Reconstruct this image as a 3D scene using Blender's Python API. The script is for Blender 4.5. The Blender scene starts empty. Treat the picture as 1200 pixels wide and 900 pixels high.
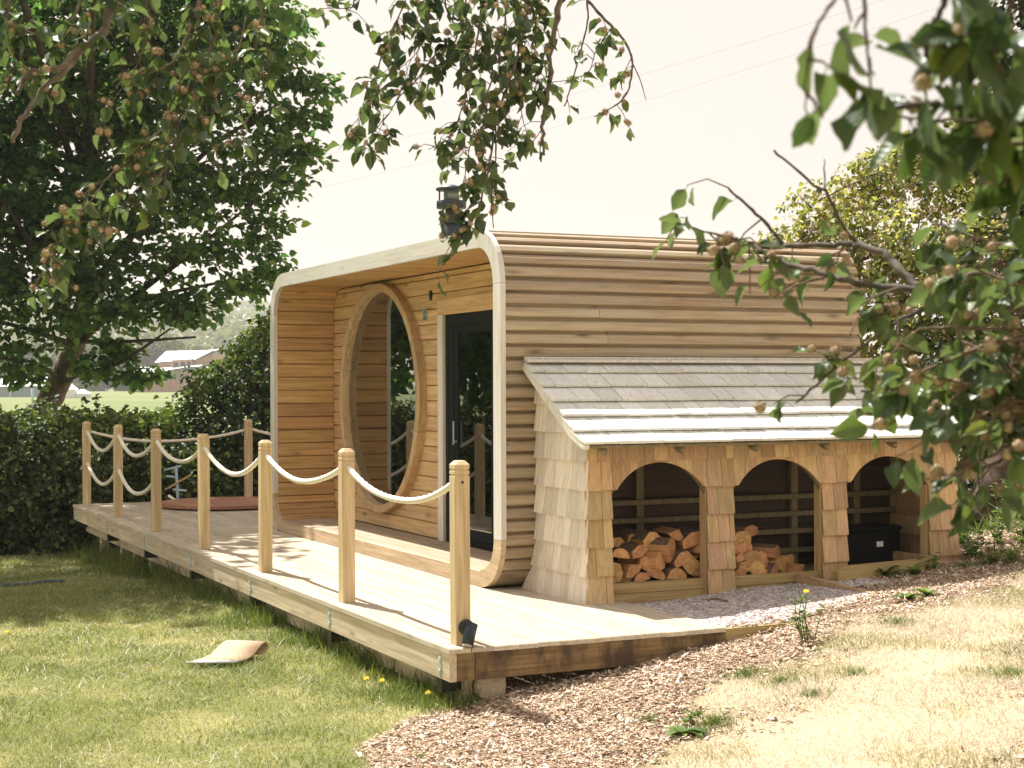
import bpy, math, random
import numpy as np
from mathutils import Vector, Matrix

# ------------------------------------------------------------------ camera, sky, sun, exposure
SC = bpy.context.scene
COL = SC.collection
F = 1860.0                      # focal length in pixels of the 1200 px wide photograph
CAM = (-3.385, -8.070, 1.45)
FW = (0.4229, 0.9062)           # view direction on the ground; X runs along the cabin's side wall, Y along its front
RT = (0.9062, -0.4229)
ROLL = 0.0037
PITCH = 1.8 / F

cam_data = bpy.data.cameras.new('camera')
cam = bpy.data.objects.new('camera', cam_data)
COL.objects.link(cam)
cam_data.lens = 50.0
cam_data.sensor_width = 50.0 * 1200 / F
cam_data.sensor_fit = 'HORIZONTAL'
cam_data.clip_start = 0.05
cam_data.clip_end = 6000
fwd = Vector((FW[0], FW[1], math.tan(PITCH))).normalized()
right = Vector((RT[0], RT[1], -ROLL)).normalized()
up = right.cross(fwd).normalized()
right = fwd.cross(up).normalized()
M = Matrix((right, up, -fwd)).transposed().to_4x4()
M.translation = Vector(CAM)
cam.matrix_world = M
cam_data.dof.use_dof = True
cam_data.dof.focus_distance = 10.5
cam_data.dof.aperture_fstop = 9.0
SC.camera = cam

SUN_DIR = Vector((-0.12, 0.50, 0.86)).normalized()    # towards the sun
SUN_EL = math.asin(SUN_DIR.z)
SUN_AZ = math.atan2(SUN_DIR.x, SUN_DIR.y)
world = bpy.data.worlds.new('World')
SC.world = world
world.use_nodes = True
wn = world.node_tree
for n in list(wn.nodes):
    wn.nodes.remove(n)
w_out = wn.nodes.new('ShaderNodeOutputWorld')
w_bg = wn.nodes.new('ShaderNodeBackground')
w_sky = wn.nodes.new('ShaderNodeTexSky')
w_sky.sky_type = 'NISHITA'
w_sky.sun_disc = False
w_sky.sun_elevation = SUN_EL
w_sky.sun_rotation = SUN_AZ
w_sky.dust_density = 6.0
w_sky.air_density = 1.4
w_mix = wn.nodes.new('ShaderNodeMix')
w_mix.data_type = 'RGBA'
w_mix.inputs[0].default_value = 0.90           # thin white summer haze over the whole sky
w_mix.inputs[7].default_value = (4.40, 3.86, 3.48, 1)
wn.links.new(w_sky.outputs[0], w_mix.inputs[6])
wn.links.new(w_mix.outputs[2], w_bg.inputs[0])
w_bg.inputs[1].default_value = 0.1
wn.links.new(w_bg.outputs[0], w_out.inputs[0])

sun_data = bpy.data.lights.new('sun', 'SUN')
sun_data.energy = 5.0
sun_data.angle = math.radians(0.55)
sun_data.color = (1.0, 0.965, 0.90)
sun = bpy.data.objects.new('sun', sun_data)
COL.objects.link(sun)
sun.rotation_euler = (-SUN_DIR).to_track_quat('-Z', 'Y').to_euler()

SC.view_settings.view_transform = 'Standard'
SC.view_settings.look = 'None'
SC.view_settings.exposure = 1.12
SC.view_settings.gamma = 1.0
SC.view_settings.use_curve_mapping = False
SC.render.engine = 'CYCLES'
SC.cycles.max_bounces = 8
SC.cycles.diffuse_bounces = 4
SC.cycles.transparent_max_bounces = 12
SC.cycles.use_denoising = True

# ------------------------------------------------------------------ helpers
rng = np.random.RandomState(7)
rnd = random.Random(11)

def hy(px):
    return 455 - 0.0037 * (px + 268)

def at(px, py, d):
    """a point of the place: d metres in front of the photographer, seen in this direction"""
    r = (px - 600) / F * d
    return Vector((CAM[0] + RT[0]*r + FW[0]*d, CAM[1] + RT[1]*r + FW[1]*d, CAM[2] - (py - hy(px)) / F * d))

def sm(a, b, x):
    t = np.clip((np.asarray(x, float) - a) / (b - a), 0, 1)
    return t * t * (3 - 2 * t)

def gz(X, Y):
    """height of the ground"""
    X = np.asarray(X, float); Y = np.asarray(Y, float)
    dist = np.hypot(X, Y)
    z = -0.36 - 0.30 * sm(4, 13, Y) + 1.1 * sm(25, 300, dist)
    ramp = 0.155 * np.clip(X, 0, 2.2) + 0.06 * np.clip(X - 2.2, 0, 2.4)
    z = z + ramp * (1 - sm(1.3, 3.2, Y))
    bank = 0.30 * np.clip(X - 4.6, 0, 4.2)
    z = z + bank * (1 - sm(16, 26, Y)) * sm(-6, -1, Y)
    z = z + 0.012 * np.sin(X * 2.3 + 1) * np.cos(Y * 1.9) + 0.008 * np.sin(X * 5.1) * np.sin(Y * 4.3 + 2)
    return z

def gzf(x, y):
    return float(gz(x, y))

def on_ground(px, py):
    d = 9.0
    for _ in range(60):
        p = at(px, py, d)
        g = gzf(p.x, p.y)
        d += (p.z - g) * 3.0
        d = max(2.0, min(400, d))
    return at(px, py, d)

def link(o, parent=None):
    COL.objects.link(o)
    if parent is not None:
        o.parent = parent
    return o

def tag(o, label=None, cat=None, group=None, kind=None):
    if label: o['label'] = label
    if cat: o['category'] = cat
    if group: o['group'] = group
    if kind: o['kind'] = kind
    return o

def empty(name, loc=(0, 0, 0)):
    o = bpy.data.objects.new(name, None)
    o.location = loc
    o.empty_display_size = 0.1
    COL.objects.link(o)
    return o

class MB:
    """collects shapes for one mesh"""
    def __init__(self):
        self.v = []; self.f = []
    def add(self, vs, fs):
        b = len(self.v)
        self.v += [tuple(p) for p in vs]
        self.f += [tuple(b + i for i in f) for f in fs]
        return self
    def box(self, x0, x1, y0, y1, z0, z1):
        vs = [(x0,y0,z0),(x1,y0,z0),(x1,y1,z0),(x0,y1,z0),(x0,y0,z1),(x1,y0,z1),(x1,y1,z1),(x0,y1,z1)]
        return self.add(vs, [(0,3,2,1),(4,5,6,7),(0,1,5,4),(1,2,6,5),(2,3,7,6),(3,0,4,7)])
    def cbox(self, x0, x1, y0, y1, z0, z1, c=0.004):
        """box with chamfered edges (convex hull style, axis along the longest side)"""
        d = (x1-x0, y1-y0, z1-z0)
        ax = d.index(max(d))
        o = [i for i in range(3) if i != ax]
        lo = (x0, y0, z0); hi = (x1, y1, z1)
        a0, a1, b0, b1 = lo[o[0]], hi[o[0]], lo[o[1]], hi[o[1]]
        pf = [(a0+c,b0),(a1-c,b0),(a1,b0+c),(a1,b1-c),(a1-c,b1),(a0+c,b1),(a0,b1-c),(a0,b0+c)]
        return self.prism(pf, lo[ax], hi[ax], ax)
    def prism(self, poly, t0, t1, ax):
        """extrude a 2-D polygon along axis ax (0,1,2); poly lies in the other two axes in order"""
        n = len(poly); o = [i for i in range(3) if i != ax]
        vs = []
        for t in (t0, t1):
            for (a, b) in poly:
                p = [0, 0, 0]; p[ax] = t; p[o[0]] = a; p[o[1]] = b
                vs.append(p)
        fs = [tuple(range(n))[::-1], tuple(range(n, 2*n))]
        fs += [(i, (i+1) % n, n + (i+1) % n, n + i) for i in range(n)]
        return self.add(vs, fs)
    def tube(self, pts, rad, n=6, cap=True):
        pts = [Vector(p) for p in pts]
        if not hasattr(rad, '__len__'): rad = [rad] * len(pts)
        b = len(self.v)
        nrm = None
        for i, p in enumerate(pts):
            t = (pts[min(i+1, len(pts)-1)] - pts[max(i-1, 0)])
            if t.length < 1e-9: t = Vector((0,0,1))
            t.normalize()
            if nrm is None:
                nrm = t.orthogonal().normalized()
            else:
                nrm = (nrm - t * nrm.dot(t))
                if nrm.length < 1e-6: nrm = t.orthogonal()
                nrm.normalize()
            bn = t.cross(nrm)
            for k in range(n):
                a = 2*math.pi*k/n
                q = p + (nrm*math.cos(a) + bn*math.sin(a)) * rad[i]
                self.v.append(tuple(q))
        for i in range(len(pts)-1):
            for k in range(n):
                k2 = (k+1) % n
                self.f.append((b+i*n+k, b+i*n+k2, b+(i+1)*n+k2, b+(i+1)*n+k))
        if cap:
            self.f.append(tuple(b+k for k in range(n))[::-1])
            e = b+(len(pts)-1)*n
            self.f.append(tuple(e+k for k in range(n)))
        return self
    def mesh(self, name, mat, smooth=False):
        me = bpy.data.meshes.new(name)
        me.from_pydata(self.v, [], self.f)
        if mat is not None: me.materials.append(mat)
        me.validate()
        me.update()
        # outward normals
        import bmesh
        bm = bmesh.new(); bm.from_mesh(me)
        bmesh.ops.recalc_face_normals(bm, faces=bm.faces)
        bm.to_mesh(me); bm.free()
        if smooth:
            me.polygons.foreach_set('use_smooth', [True]*len(me.polygons))
        return me
    def build(self, name, mat, parent=None, smooth=False):
        return link(bpy.data.objects.new(name, self.mesh(name, mat, smooth)), parent)

def np_mesh(name, V, faces, mat, parent=None, smooth=False):
    """V (n,3); faces: list of integer arrays (m,k)"""
    me = bpy.data.meshes.new(name)
    V = np.asarray(V, np.float32)
    me.vertices.add(len(V)); me.vertices.foreach_set('co', V.ravel())
    tot = sum(len(f) for f in faces); nl = sum(f.size for f in faces)
    me.loops.add(nl); me.polygons.add(tot)
    me.loops.foreach_set('vertex_index', np.concatenate([f.ravel() for f in faces]).astype(np.int32))
    starts = []; s = 0
    for f in faces:
        starts.append(s + np.arange(len(f)) * f.shape[1]); s += f.size
    me.polygons.foreach_set('loop_start', np.concatenate(starts).astype(np.int32))
    if smooth:
        me.polygons.foreach_set('use_smooth', np.ones(tot, bool))
    me.update(calc_edges=True)
    if mat is not None: me.materials.append(mat)
    return link(bpy.data.objects.new(name, me), parent)

def unit(a):
    return a / np.maximum(np.linalg.norm(a, axis=-1, keepdims=True), 1e-9)

def leaf_arrays(P, A, N, L, W, fold=0.25):
    """folded pointed leaves: 6 points, two quads each"""
    A = unit(A); S = unit(np.cross(A, N)); N = np.cross(S, A)
    L = L[:, None]; W = W[:, None]
    base = P; tip = P + A*L - N*L*0.12
    up_ = N * W * fold
    l1 = P + A*L*0.30 - S*W*0.5 + up_; l2 = P + A*L*0.68 - S*W*0.40 + up_*0.6
    r1 = P + A*L*0.30 + S*W*0.5 + up_; r2 = P + A*L*0.68 + S*W*0.40 + up_*0.6
    V = np.stack([base, l1, l2, tip, r2, r1], 1).reshape(-1, 3)
    i = np.arange(len(P))[:, None] * 6
    return V, np.concatenate([i + np.array([[0, 3, 2, 1]]), i + np.array([[0, 5, 4, 3]])], 0)

def rdir(n, g):
    return unit(g.normal(size=(n, 3)))

# ------------------------------------------------------------------ materials
def new_mat(name):
    m = bpy.data.materials.new(name); m.use_nodes = True
    nt = m.node_tree
    for n in list(nt.nodes): nt.nodes.remove(n)
    out = nt.nodes.new('ShaderNodeOutputMaterial')
    return m, nt, out

def N(nt, typ, **kw):
    n = nt.nodes.new(typ)
    for k, v in kw.items():
        if k == 'ins':
            for i, x in v.items(): n.inputs[i].default_value = x
        else: setattr(n, k, v)
    return n

def mixc(nt, fac, a, b, mode='MIX'):
    m = nt.nodes.new('ShaderNodeMix'); m.data_type = 'RGBA'; m.blend_type = mode
    for sock, val in ((m.inputs[0], fac), (m.inputs[6], a), (m.inputs[7], b)):
        if hasattr(val, 'is_linked') or hasattr(val, 'links'): nt.links.new(val, sock)
        elif isinstance(val, (int, float)): sock.default_value = val
        else: sock.default_value = (*val[:3], 1)
    return m.outputs[2]

def ramp(nt, src, stops):
    r = nt.nodes.new('ShaderNodeValToRGB')
    nt.links.new(src, r.inputs[0])
    el = r.color_ramp.elements
    while len(el) < len(stops): el.new(0.5)
    for e, (p, c) in zip(el, stops):
        e.position = p
        e.color = (c, c, c, 1) if isinstance(c, (int, float)) else (*c[:3], 1)
    return r.outputs[0]

def math_(nt, op, a, b=None):
    m = nt.nodes.new('ShaderNodeMath'); m.operation = op
    for i, val in enumerate((a, b)):
        if val is None: continue
        if hasattr(val, 'links'): nt.links.new(val, m.inputs[i])
        else: m.inputs[i].default_value = val
    return m.outputs[0]

def noise(nt, vec, scale, detail=4, rough=0.55, dist=0.0):
    n = N(nt, 'ShaderNodeTexNoise')
    n.inputs['Scale'].default_value = scale; n.inputs['Detail'].default_value = detail
    n.inputs['Roughness'].default_value = rough; n.inputs['Distortion'].default_value = dist
    if vec is not None: nt.links.new(vec, n.inputs['Vector'])
    return n.outputs['Fac']

def mapping(nt, vec, scale, loc=None):
    m = N(nt, 'ShaderNodeMapping')
    m.inputs['Scale'].default_value = scale
    nt.links.new(vec, m.inputs['Vector'])
    if loc is not None: nt.links.new(loc, m.inputs['Location'])
    return m.outputs[0]

def wood(name, light, dark, axis, rough=0.72, knots=0.6, vary=0.16, grey=0.0, greyc=(0.42, 0.40, 0.36), fine=30.0, bump=0.25, stain=0.0, stainc=(0.05, 0.03, 0.015)):
    m, nt, out = new_mat(name)
    b = N(nt, 'ShaderNodeBsdfPrincipled')
    nt.links.new(b.outputs[0], out.inputs[0])
    tc = N(nt, 'ShaderNodeTexCoord'); oi = N(nt, 'ShaderNodeObjectInfo')
    k = math_(nt, 'MULTIPLY', oi.outputs['Random'], 53.0)
    cx = N(nt, 'ShaderNodeCombineXYZ')
    for i in range(3): nt.links.new(k, cx.inputs[i])
    vec = tc.outputs['Object']
    s = [fine] * 3; s[axis] = fine * 0.045
    v1 = mapping(nt, vec, s, cx.outputs[0])
    g = noise(nt, v1, 1.0, 5, 0.6, 0.8)
    s2 = [fine * 3.5] * 3; s2[axis] = fine * 0.09
    g2 = noise(nt, mapping(nt, vec, s2, cx.outputs[0]), 1.0, 3, 0.6, 0.2)
    gg = math_(nt, 'ADD', math_(nt, 'MULTIPLY', g, 0.7), math_(nt, 'MULTIPLY', g2, 0.3))
    fac = ramp(nt, gg, [(0.38, 0.0), (0.62, 1.0)])
    col = mixc(nt, fac, tuple(c*0.82 for c in dark), light)
    low = noise(nt, mapping(nt, vec, [1.3]*3, cx.outputs[0]), 1.0, 3)
    if grey > 0:
        gf = math_(nt, 'MULTIPLY', ramp(nt, low, [(0.35, 0.15), (0.65, 1.0)]), grey)
        col = mixc(nt, gf, col, greyc)
    if stain > 0:
        sn = noise(nt, mapping(nt, vec, [5, 5, 2.2]), 1.0, 4, 0.65)
        col = mixc(nt, math_(nt, 'MULTIPLY', ramp(nt, sn, [(0.45, 0.0), (0.62, 1.0)]), stain), col, stainc)
    if knots > 0:
        sk = [8.5] * 3; sk[axis] = 2.4
        vo = N(nt, 'ShaderNodeTexVoronoi'); vo.inputs['Scale'].default_value = 1.0
        nt.links.new(mapping(nt, vec, sk, cx.outputs[0]), vo.inputs['Vector'])
        kf = ramp(nt, vo.outputs['Distance'], [(0.07, 1.0), (0.12, 0.5), (0.24, 0.0)])
        col = mixc(nt, math_(nt, 'MULTIPLY', kf, knots), col, tuple(c * 0.28 for c in dark))
    hs = N(nt, 'ShaderNodeHueSaturation')
    val = math_(nt, 'ADD', math_(nt, 'MULTIPLY', oi.outputs['Random'], vary * 2), 1 - vary)
    nt.links.new(val, hs.inputs['Value'])
    hsv = math_(nt, 'ADD', math_(nt, 'MULTIPLY', math_(nt, 'FRACT', k), vary * 0.12), 0.5 - vary * 0.06)
    nt.links.new(hsv, hs.inputs['Hue'])
    nt.links.new(col, hs.inputs['Color'])
    nt.links.new(hs.outputs[0], b.inputs['Base Color'])
    b.inputs['Roughness'].default_value = rough
    bp = N(nt, 'ShaderNodeBump'); bp.inputs['Strength'].default_value = bump; bp.inputs['Distance'].default_value = 0.004
    nt.links.new(gg, bp.inputs['Height']); nt.links.new(bp.outputs[0], b.inputs['Normal'])
    return m

def plain(name, col, rough=0.6, metal=0.0, vary=0.0, nscale=20, spec=0.5):
    m, nt, out = new_mat(name)
    b = N(nt, 'ShaderNodeBsdfPrincipled'); nt.links.new(b.outputs[0], out.inputs[0])
    tc = N(nt, 'ShaderNodeTexCoord')
    nz = noise(nt, tc.outputs['Object'], nscale, 4)
    c = mixc(nt, ramp(nt, nz, [(0.3, 0.0), (0.7, 1.0)]), tuple(x * (1 - vary) for x in col), tuple(min(1, x * (1 + vary)) for x in col))
    nt.links.new(c, b.inputs['Base Color'])
    b.inputs['Roughness'].default_value = rough; b.inputs['Metallic'].default_value = metal
    b.inputs['Specular IOR Level'].default_value = spec
    return m

def foliage(name, stops, trans=0.45, rough=0.5, tcol=(1.25, 1.3, 0.5), island=True, patch=0.0, spec=0.3, under=None, veins=False):
    """leaf: diffuse + gloss on top, light coming through from behind"""
    m, nt, out = new_mat(name)
    b = N(nt, 'ShaderNodeBsdfPrincipled')
    ge = N(nt, 'ShaderNodeNewGeometry'); oi = N(nt, 'ShaderNodeObjectInfo')
    src = ge.outputs['Random Per Island'] if island else oi.outputs['Random']
    if patch > 0:
        nz = noise(nt, ge.outputs['Position'], patch, 3)
        src = math_(nt, 'ADD', math_(nt, 'MULTIPLY', src, 0.45), math_(nt, 'MULTIPLY', ramp(nt, nz, [(0.3, 0.0), (0.7, 1.0)]), 0.55))
    col = ramp(nt, src, stops)
    if veins:
        tc = N(nt, 'ShaderNodeTexCoord'); sx = N(nt, 'ShaderNodeSeparateXYZ'); nt.links.new(tc.outputs['Object'], sx.inputs[0])
        ax = math_(nt, 'ABSOLUTE', sx.outputs[0])
        wv = math_(nt, 'SINE', math_(nt, 'MULTIPLY', math_(nt, 'SUBTRACT', sx.outputs[1], math_(nt, 'MULTIPLY', ax, 0.75)), 52.0))
        mid = ramp(nt, ax, [(0.0, 1.0), (0.03, 0.0)])
        vf = math_(nt, 'MAXIMUM', ramp(nt, wv, [(0.55, 0.0), (0.95, 0.55)]), mid)
        col = mixc(nt, math_(nt, 'MULTIPLY', vf, 0.5), col, (0.17, 0.21, 0.08))
        mo = noise(nt, tc.outputs['Object'], 4.5, 4, 0.65)
        col = mixc(nt, ramp(nt, mo, [(0.62, 0.0), (0.75, 0.6)]), col, (0.16, 0.12, 0.045))
        bp = N(nt, 'ShaderNodeBump'); bp.inputs['Strength'].default_value = 0.12; bp.inputs['Distance'].default_value = 0.02
        nt.links.new(wv, bp.inputs['Height']); nt.links.new(bp.outputs[0], b.inputs['Normal'])
    if under is not None:
        col = mixc(nt, ge.outputs['Backfacing'], col, under)
    nt.links.new(col, b.inputs['Base Color'])
    b.inputs['Roughness'].default_value = rough
    b.inputs['Specular IOR Level'].default_value = spec
    t = N(nt, 'ShaderNodeBsdfTranslucent')
    tint = mixc(nt, 1.0, col, tcol, 'MULTIPLY')
    nt.links.new(tint, t.inputs[0])
    mx = N(nt, 'ShaderNodeMixShader'); mx.inputs[0].default_value = trans
    nt.links.new(b.outputs[0], mx.inputs[1]); nt.links.new(t.outputs[0], mx.inputs[2])
    nt.links.new(mx.outputs[0], out.inputs[0])
    return m

def scatter_mat(name, stops, rough=0.8):
    m, nt, out = new_mat(name)
    b = N(nt, 'ShaderNodeBsdfPrincipled'); nt.links.new(b.outputs[0], out.inputs[0])
    ge = N(nt, 'ShaderNodeNewGeometry')
    nz = noise(nt, ge.outputs['Position'], 60, 3)
    c = ramp(nt, ge.outputs['Random Per Island'], stops)
    c = mixc(nt, 1.0, c, ramp(nt, nz, [(0.3, 0.75), (0.7, 1.15)]), 'MULTIPLY')
    nt.links.new(c, b.inputs['Base Color'])
    b.inputs['Roughness'].default_value = rough
    return m

def glass(name, tint, boost=0.0):
    m, nt, out = new_mat(name)
    fr = N(nt, 'ShaderNodeFresnel'); fr.inputs[0].default_value = 1.6
    gl = N(nt, 'ShaderNodeBsdfGlossy'); gl.inputs['Roughness'].default_value = 0.0; gl.inputs[0].default_value = (0.95, 0.97, 0.96, 1)
    tr = N(nt, 'ShaderNodeBsdfTransparent'); tr.inputs[0].default_value = (*tint, 1)
    f = math_(nt, 'MINIMUM', math_(nt, 'ADD', math_(nt, 'MULTIPLY', fr.outputs[0], 1.7), boost), 0.96)
    mx = N(nt, 'ShaderNodeMixShader')
    nt.links.new(f, mx.inputs[0]); nt.links.new(tr.outputs[0], mx.inputs[1]); nt.links.new(gl.outputs[0], mx.inputs[2])
    nt.links.new(mx.outputs[0], out.inputs[0])
    return m

MT = {}
MT['deck'] = wood('decking_pine', (0.66, 0.58, 0.45), (0.54, 0.45, 0.32), 1, knots=0.35, vary=0.10, grey=0.25, greyc=(0.55, 0.52, 0.46))
MT['fascia'] = wood('fascia_pine', (0.68, 0.58, 0.41), (0.56, 0.45, 0.29), 1, knots=0.55, vary=0.08)
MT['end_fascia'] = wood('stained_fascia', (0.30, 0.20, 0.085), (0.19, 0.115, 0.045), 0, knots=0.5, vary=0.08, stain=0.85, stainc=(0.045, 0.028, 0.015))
MT['post'] = wood('post_pine', (0.72, 0.56, 0.34), (0.60, 0.44, 0.23), 2, knots=0.55, vary=0.09)
MT['clad'] = wood('cladding_thermowood', (0.44, 0.33, 0.20), (0.31, 0.21, 0.11), 0, knots=0.8, vary=0.13, grey=0.42, greyc=(0.41, 0.37, 0.30))
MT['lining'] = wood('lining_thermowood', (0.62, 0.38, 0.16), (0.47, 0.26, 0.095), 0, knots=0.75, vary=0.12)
MT['wall'] = wood('front_wall_boards', (0.68, 0.46, 0.24), (0.54, 0.33, 0.15), 1, knots=0.8, vary=0.09)
MT['ring'] = wood('pale_frame', (0.70, 0.66, 0.59), (0.60, 0.56, 0.48), 2, knots=0.25, vary=0.06, grey=0.55, greyc=(0.62, 0.62, 0.59))
MT['ring_h'] = wood('pale_frame_level', (0.70, 0.66, 0.59), (0.60, 0.56, 0.48), 1, knots=0.25, vary=0.06, grey=0.55, greyc=(0.62, 0.62, 0.59))
MT['ring_floor'] = wood('frame_sill', (0.60, 0.46, 0.30), (0.48, 0.35, 0.21), 1, knots=0.3, vary=0.06)
MT['floor'] = wood('porch_floor', (0.50, 0.38, 0.25), (0.38, 0.27, 0.16), 1, knots=0.3, vary=0.10, grey=0.3)
MT['winring'] = wood('window_ring_wood', (0.56, 0.40, 0.22), (0.45, 0.30, 0.15), 2, knots=0.1, vary=0.10, fine=22)
MT['shingle'] = wood('cedar_shingle', (0.60, 0.39, 0.19), (0.46, 0.28, 0.115), 2, knots=0.0, vary=0.22, fine=40, grey=0.25, greyc=(0.52, 0.44, 0.33), bump=0.5)
MT['shingle_side'] = wood('pale_cedar_shingle', (0.78, 0.69, 0.56), (0.64, 0.54, 0.41), 2, knots=0.0, vary=0.15, fine=40, grey=0.4, greyc=(0.70, 0.67, 0.62), bump=0.5)  # paler, greyer cedar for the side wall
MT['roofshingle'] = wood('silvered_shingle', (0.82, 0.81, 0.76), (0.70, 0.68, 0.61), 1, knots=0.0, vary=0.10, fine=40, grey=0.5, greyc=(0.72, 0.75, 0.72), bump=0.35)
MT['shedframe'] = wood('shed_framing', (0.27, 0.215, 0.11), (0.19, 0.145, 0.065), 2, knots=0.4, vary=0.1)
MT['shadeboard'] = wood('shade_dark_boards', (0.075, 0.045, 0.025), (0.04, 0.022, 0.012), 0, knots=0.3, vary=0.2)  # near-black colour holds the shade inside the log store
MT['sill'] = wood('treated_sill', (0.50, 0.37, 0.16), (0.38, 0.26, 0.10), 0, knots=0.4, vary=0.1)
MT['sleeper'] = wood('grey_sleeper', (0.50, 0.36, 0.20), (0.38, 0.25, 0.12), 0, knots=0.3, vary=0.1)
MT['logface'] = wood('split_log', (0.64, 0.36, 0.15), (0.46, 0.22, 0.075), 1, knots=0.0, vary=0.25, fine=26, bump=0.6)
MT['bark'] = plain('log_bark', (0.15, 0.10, 0.065), 0.95, vary=0.5, nscale=40)
MT['lid'] = wood('lid_redwood', (0.42, 0.20, 0.12), (0.32, 0.14, 0.08), 0, knots=0.2, vary=0.1)
MT['black'] = plain('black_metal', (0.012, 0.014, 0.014), 0.35, vary=0.2)
MT['blackplastic'] = plain('black_plastic', (0.004, 0.004, 0.004), 0.7, spec=0.15)
MT['aluminium'] = plain('door_anthracite', (0.006, 0.010, 0.011), 0.55, vary=0.15, spec=0.1)
MT['zinc'] = plain('galvanised_plate', (0.35, 0.50, 0.55), 0.45, 0.3, vary=0.15)
MT['flue'] = plain('flue_steel', (0.035, 0.05, 0.06), 0.4, 0.4, vary=0.3)
MT['plaque'] = plain('plaque_grey', (0.26, 0.32, 0.28), 0.4, 0.2, vary=0.08)
MT['dark'] = plain('dark_ink', (0.02, 0.025, 0.025), 0.6)
MT['white'] = plain('white_label', (0.75, 0.75, 0.72), 0.5)
MT['lens'] = plain('lamp_lens', (0.75, 0.70, 0.62), 0.2)
MT['glass'] = glass('window_glass', (0.85, 0.86, 0.83), 0.05)
MT['doorglass'] = glass('door_glass', (0.42, 0.44, 0.43), 0.0)
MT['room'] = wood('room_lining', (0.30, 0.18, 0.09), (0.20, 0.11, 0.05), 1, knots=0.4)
MT['hose'] = plain('blue_hose', (0.03, 0.07, 0.14), 0.5)
MT['paleblue'] = plain('pale_blue_metal', (0.38, 0.52, 0.58), 0.45, vary=0.1)
MT['cork'] = plain('tan_mat', (0.50, 0.35, 0.22), 0.9, vary=0.2, nscale=90)
MT['mattip'] = plain('grey_mat_end', (0.34, 0.32, 0.30), 0.85, vary=0.15, nscale=60)
MT['trunk'] = plain('tree_bark', (0.075, 0.058, 0.042), 0.95, vary=0.5, nscale=14)
MT['trunk_brown'] = plain('brown_bark', (0.075, 0.050, 0.034), 0.95, vary=0.6, nscale=9)
MT['trunk_pale'] = plain('limb_bark', (0.15, 0.12, 0.09), 0.9, vary=0.5, nscale=30)
MT['limbdark'] = plain('dark_limb_bark', (0.085, 0.068, 0.052), 0.9, vary=0.6, nscale=45)
MT['twig'] = plain('twig_bark', (0.13, 0.085, 0.055), 0.9, vary=0.4, nscale=60)
MT['maple'] = foliage('maple_leaf', [(0.0, (0.038, 0.095, 0.042)), (0.5, (0.095, 0.18, 0.07)), (1.0, (0.21, 0.29, 0.10))], 0.54, tcol=(1.35, 1.55, 0.75))
MT['hedge'] = foliage('hedge_leaf', [(0.0, (0.024, 0.045, 0.018)), (0.6, (0.07, 0.105, 0.034)), (1.0, (0.25, 0.28, 0.11))], 0.38)
MT['bush'] = foliage('dark_bush_leaf', [(0.0, (0.013, 0.032, 0.015)), (0.6, (0.04, 0.075, 0.026)), (1.0, (0.13, 0.18, 0.045))], 0.32)
MT['rambler'] = foliage('rambler_leaf', [(0.0, (0.08, 0.115, 0.03)), (0.35, (0.23, 0.26, 0.075)), (0.75, (0.42, 0.41, 0.17)), (1.0, (0.55, 0.46, 0.28))], 0.48)
MT['ivy'] = foliage('ivy_leaf', [(0.0, (0.012, 0.024, 0.010)), (0.7, (0.035, 0.06, 0.02)), (1.0, (0.08, 0.10, 0.035))], 0.2, rough=0.35)
MT['fartree'] = foliage('far_leaf', [(0.0, (0.07, 0.10, 0.04)), (0.5, (0.12, 0.15, 0.06)), (1.0, (0.22, 0.23, 0.10))], 0.3)
MT['blossom'] = plain('blossom', (0.72, 0.66, 0.52), 0.8, vary=0.1)
MT['seedhead'] = plain('seed_head', (0.45, 0.27, 0.15), 0.9, vary=0.3)
MT['leaf'] = foliage('fruit_tree_leaf', [(0.0, (0.026, 0.054, 0.030)), (0.5, (0.055, 0.098, 0.042)), (0.85, (0.10, 0.15, 0.055)), (1.0, (0.20, 0.23, 0.08))], 0.42, rough=0.38, island=False, under=(0.10, 0.14, 0.09), spec=0.4, veins=True)
MT['leaf_stuff'] = foliage('fruit_tree_leaf_more', [(0.0, (0.026, 0.054, 0.030)), (0.5, (0.055, 0.098, 0.042)), (0.85, (0.10, 0.15, 0.055)), (1.0, (0.20, 0.23, 0.08))], 0.42, rough=0.38, under=(0.10, 0.14, 0.09), spec=0.5)
MT['husk'] = scatter_mat('fuzzy_husk', [(0.0, (0.13, 0.075, 0.04)), (0.5, (0.26, 0.17, 0.095)), (1.0, (0.50, 0.38, 0.24))], 0.95)
MT['grass'] = foliage('lawn_blade', [(0.0, (0.10, 0.145, 0.035)), (0.4, (0.20, 0.24, 0.075)), (0.72, (0.36, 0.36, 0.16)), (1.0, (0.58, 0.52, 0.32))], 0.35, tcol=(1.1, 1.15, 0.65), patch=1.6)
MT['longgrass'] = foliage('long_blade', [(0.0, (0.06, 0.11, 0.025)), (0.7, (0.13, 0.18, 0.04)), (1.0, (0.40, 0.36, 0.16))], 0.35)
MT['dry'] = foliage('dry_blade', [(0.0, (0.22, 0.24, 0.11)), (0.25, (0.46, 0.41, 0.29)), (0.6, (0.57, 0.51, 0.41)), (1.0, (0.70, 0.65, 0.56))], 0.30, tcol=(1.0, 0.98, 0.93), patch=1.3)
MT['weed'] = foliage('weed_leaf', [(0.0, (0.055, 0.10, 0.022)), (0.6, (0.12, 0.18, 0.045)), (1.0, (0.25, 0.29, 0.10))], 0.32)
MT['weedobj'] = foliage('weed_leaf_single', [(0.0, (0.055, 0.11, 0.025)), (0.6, (0.10, 0.17, 0.04)), (1.0, (0.20, 0.26, 0.07))], 0.32, island=False)
MT['yellow'] = plain('dandelion_yellow', (0.80, 0.55, 0.02), 0.7)
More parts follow.
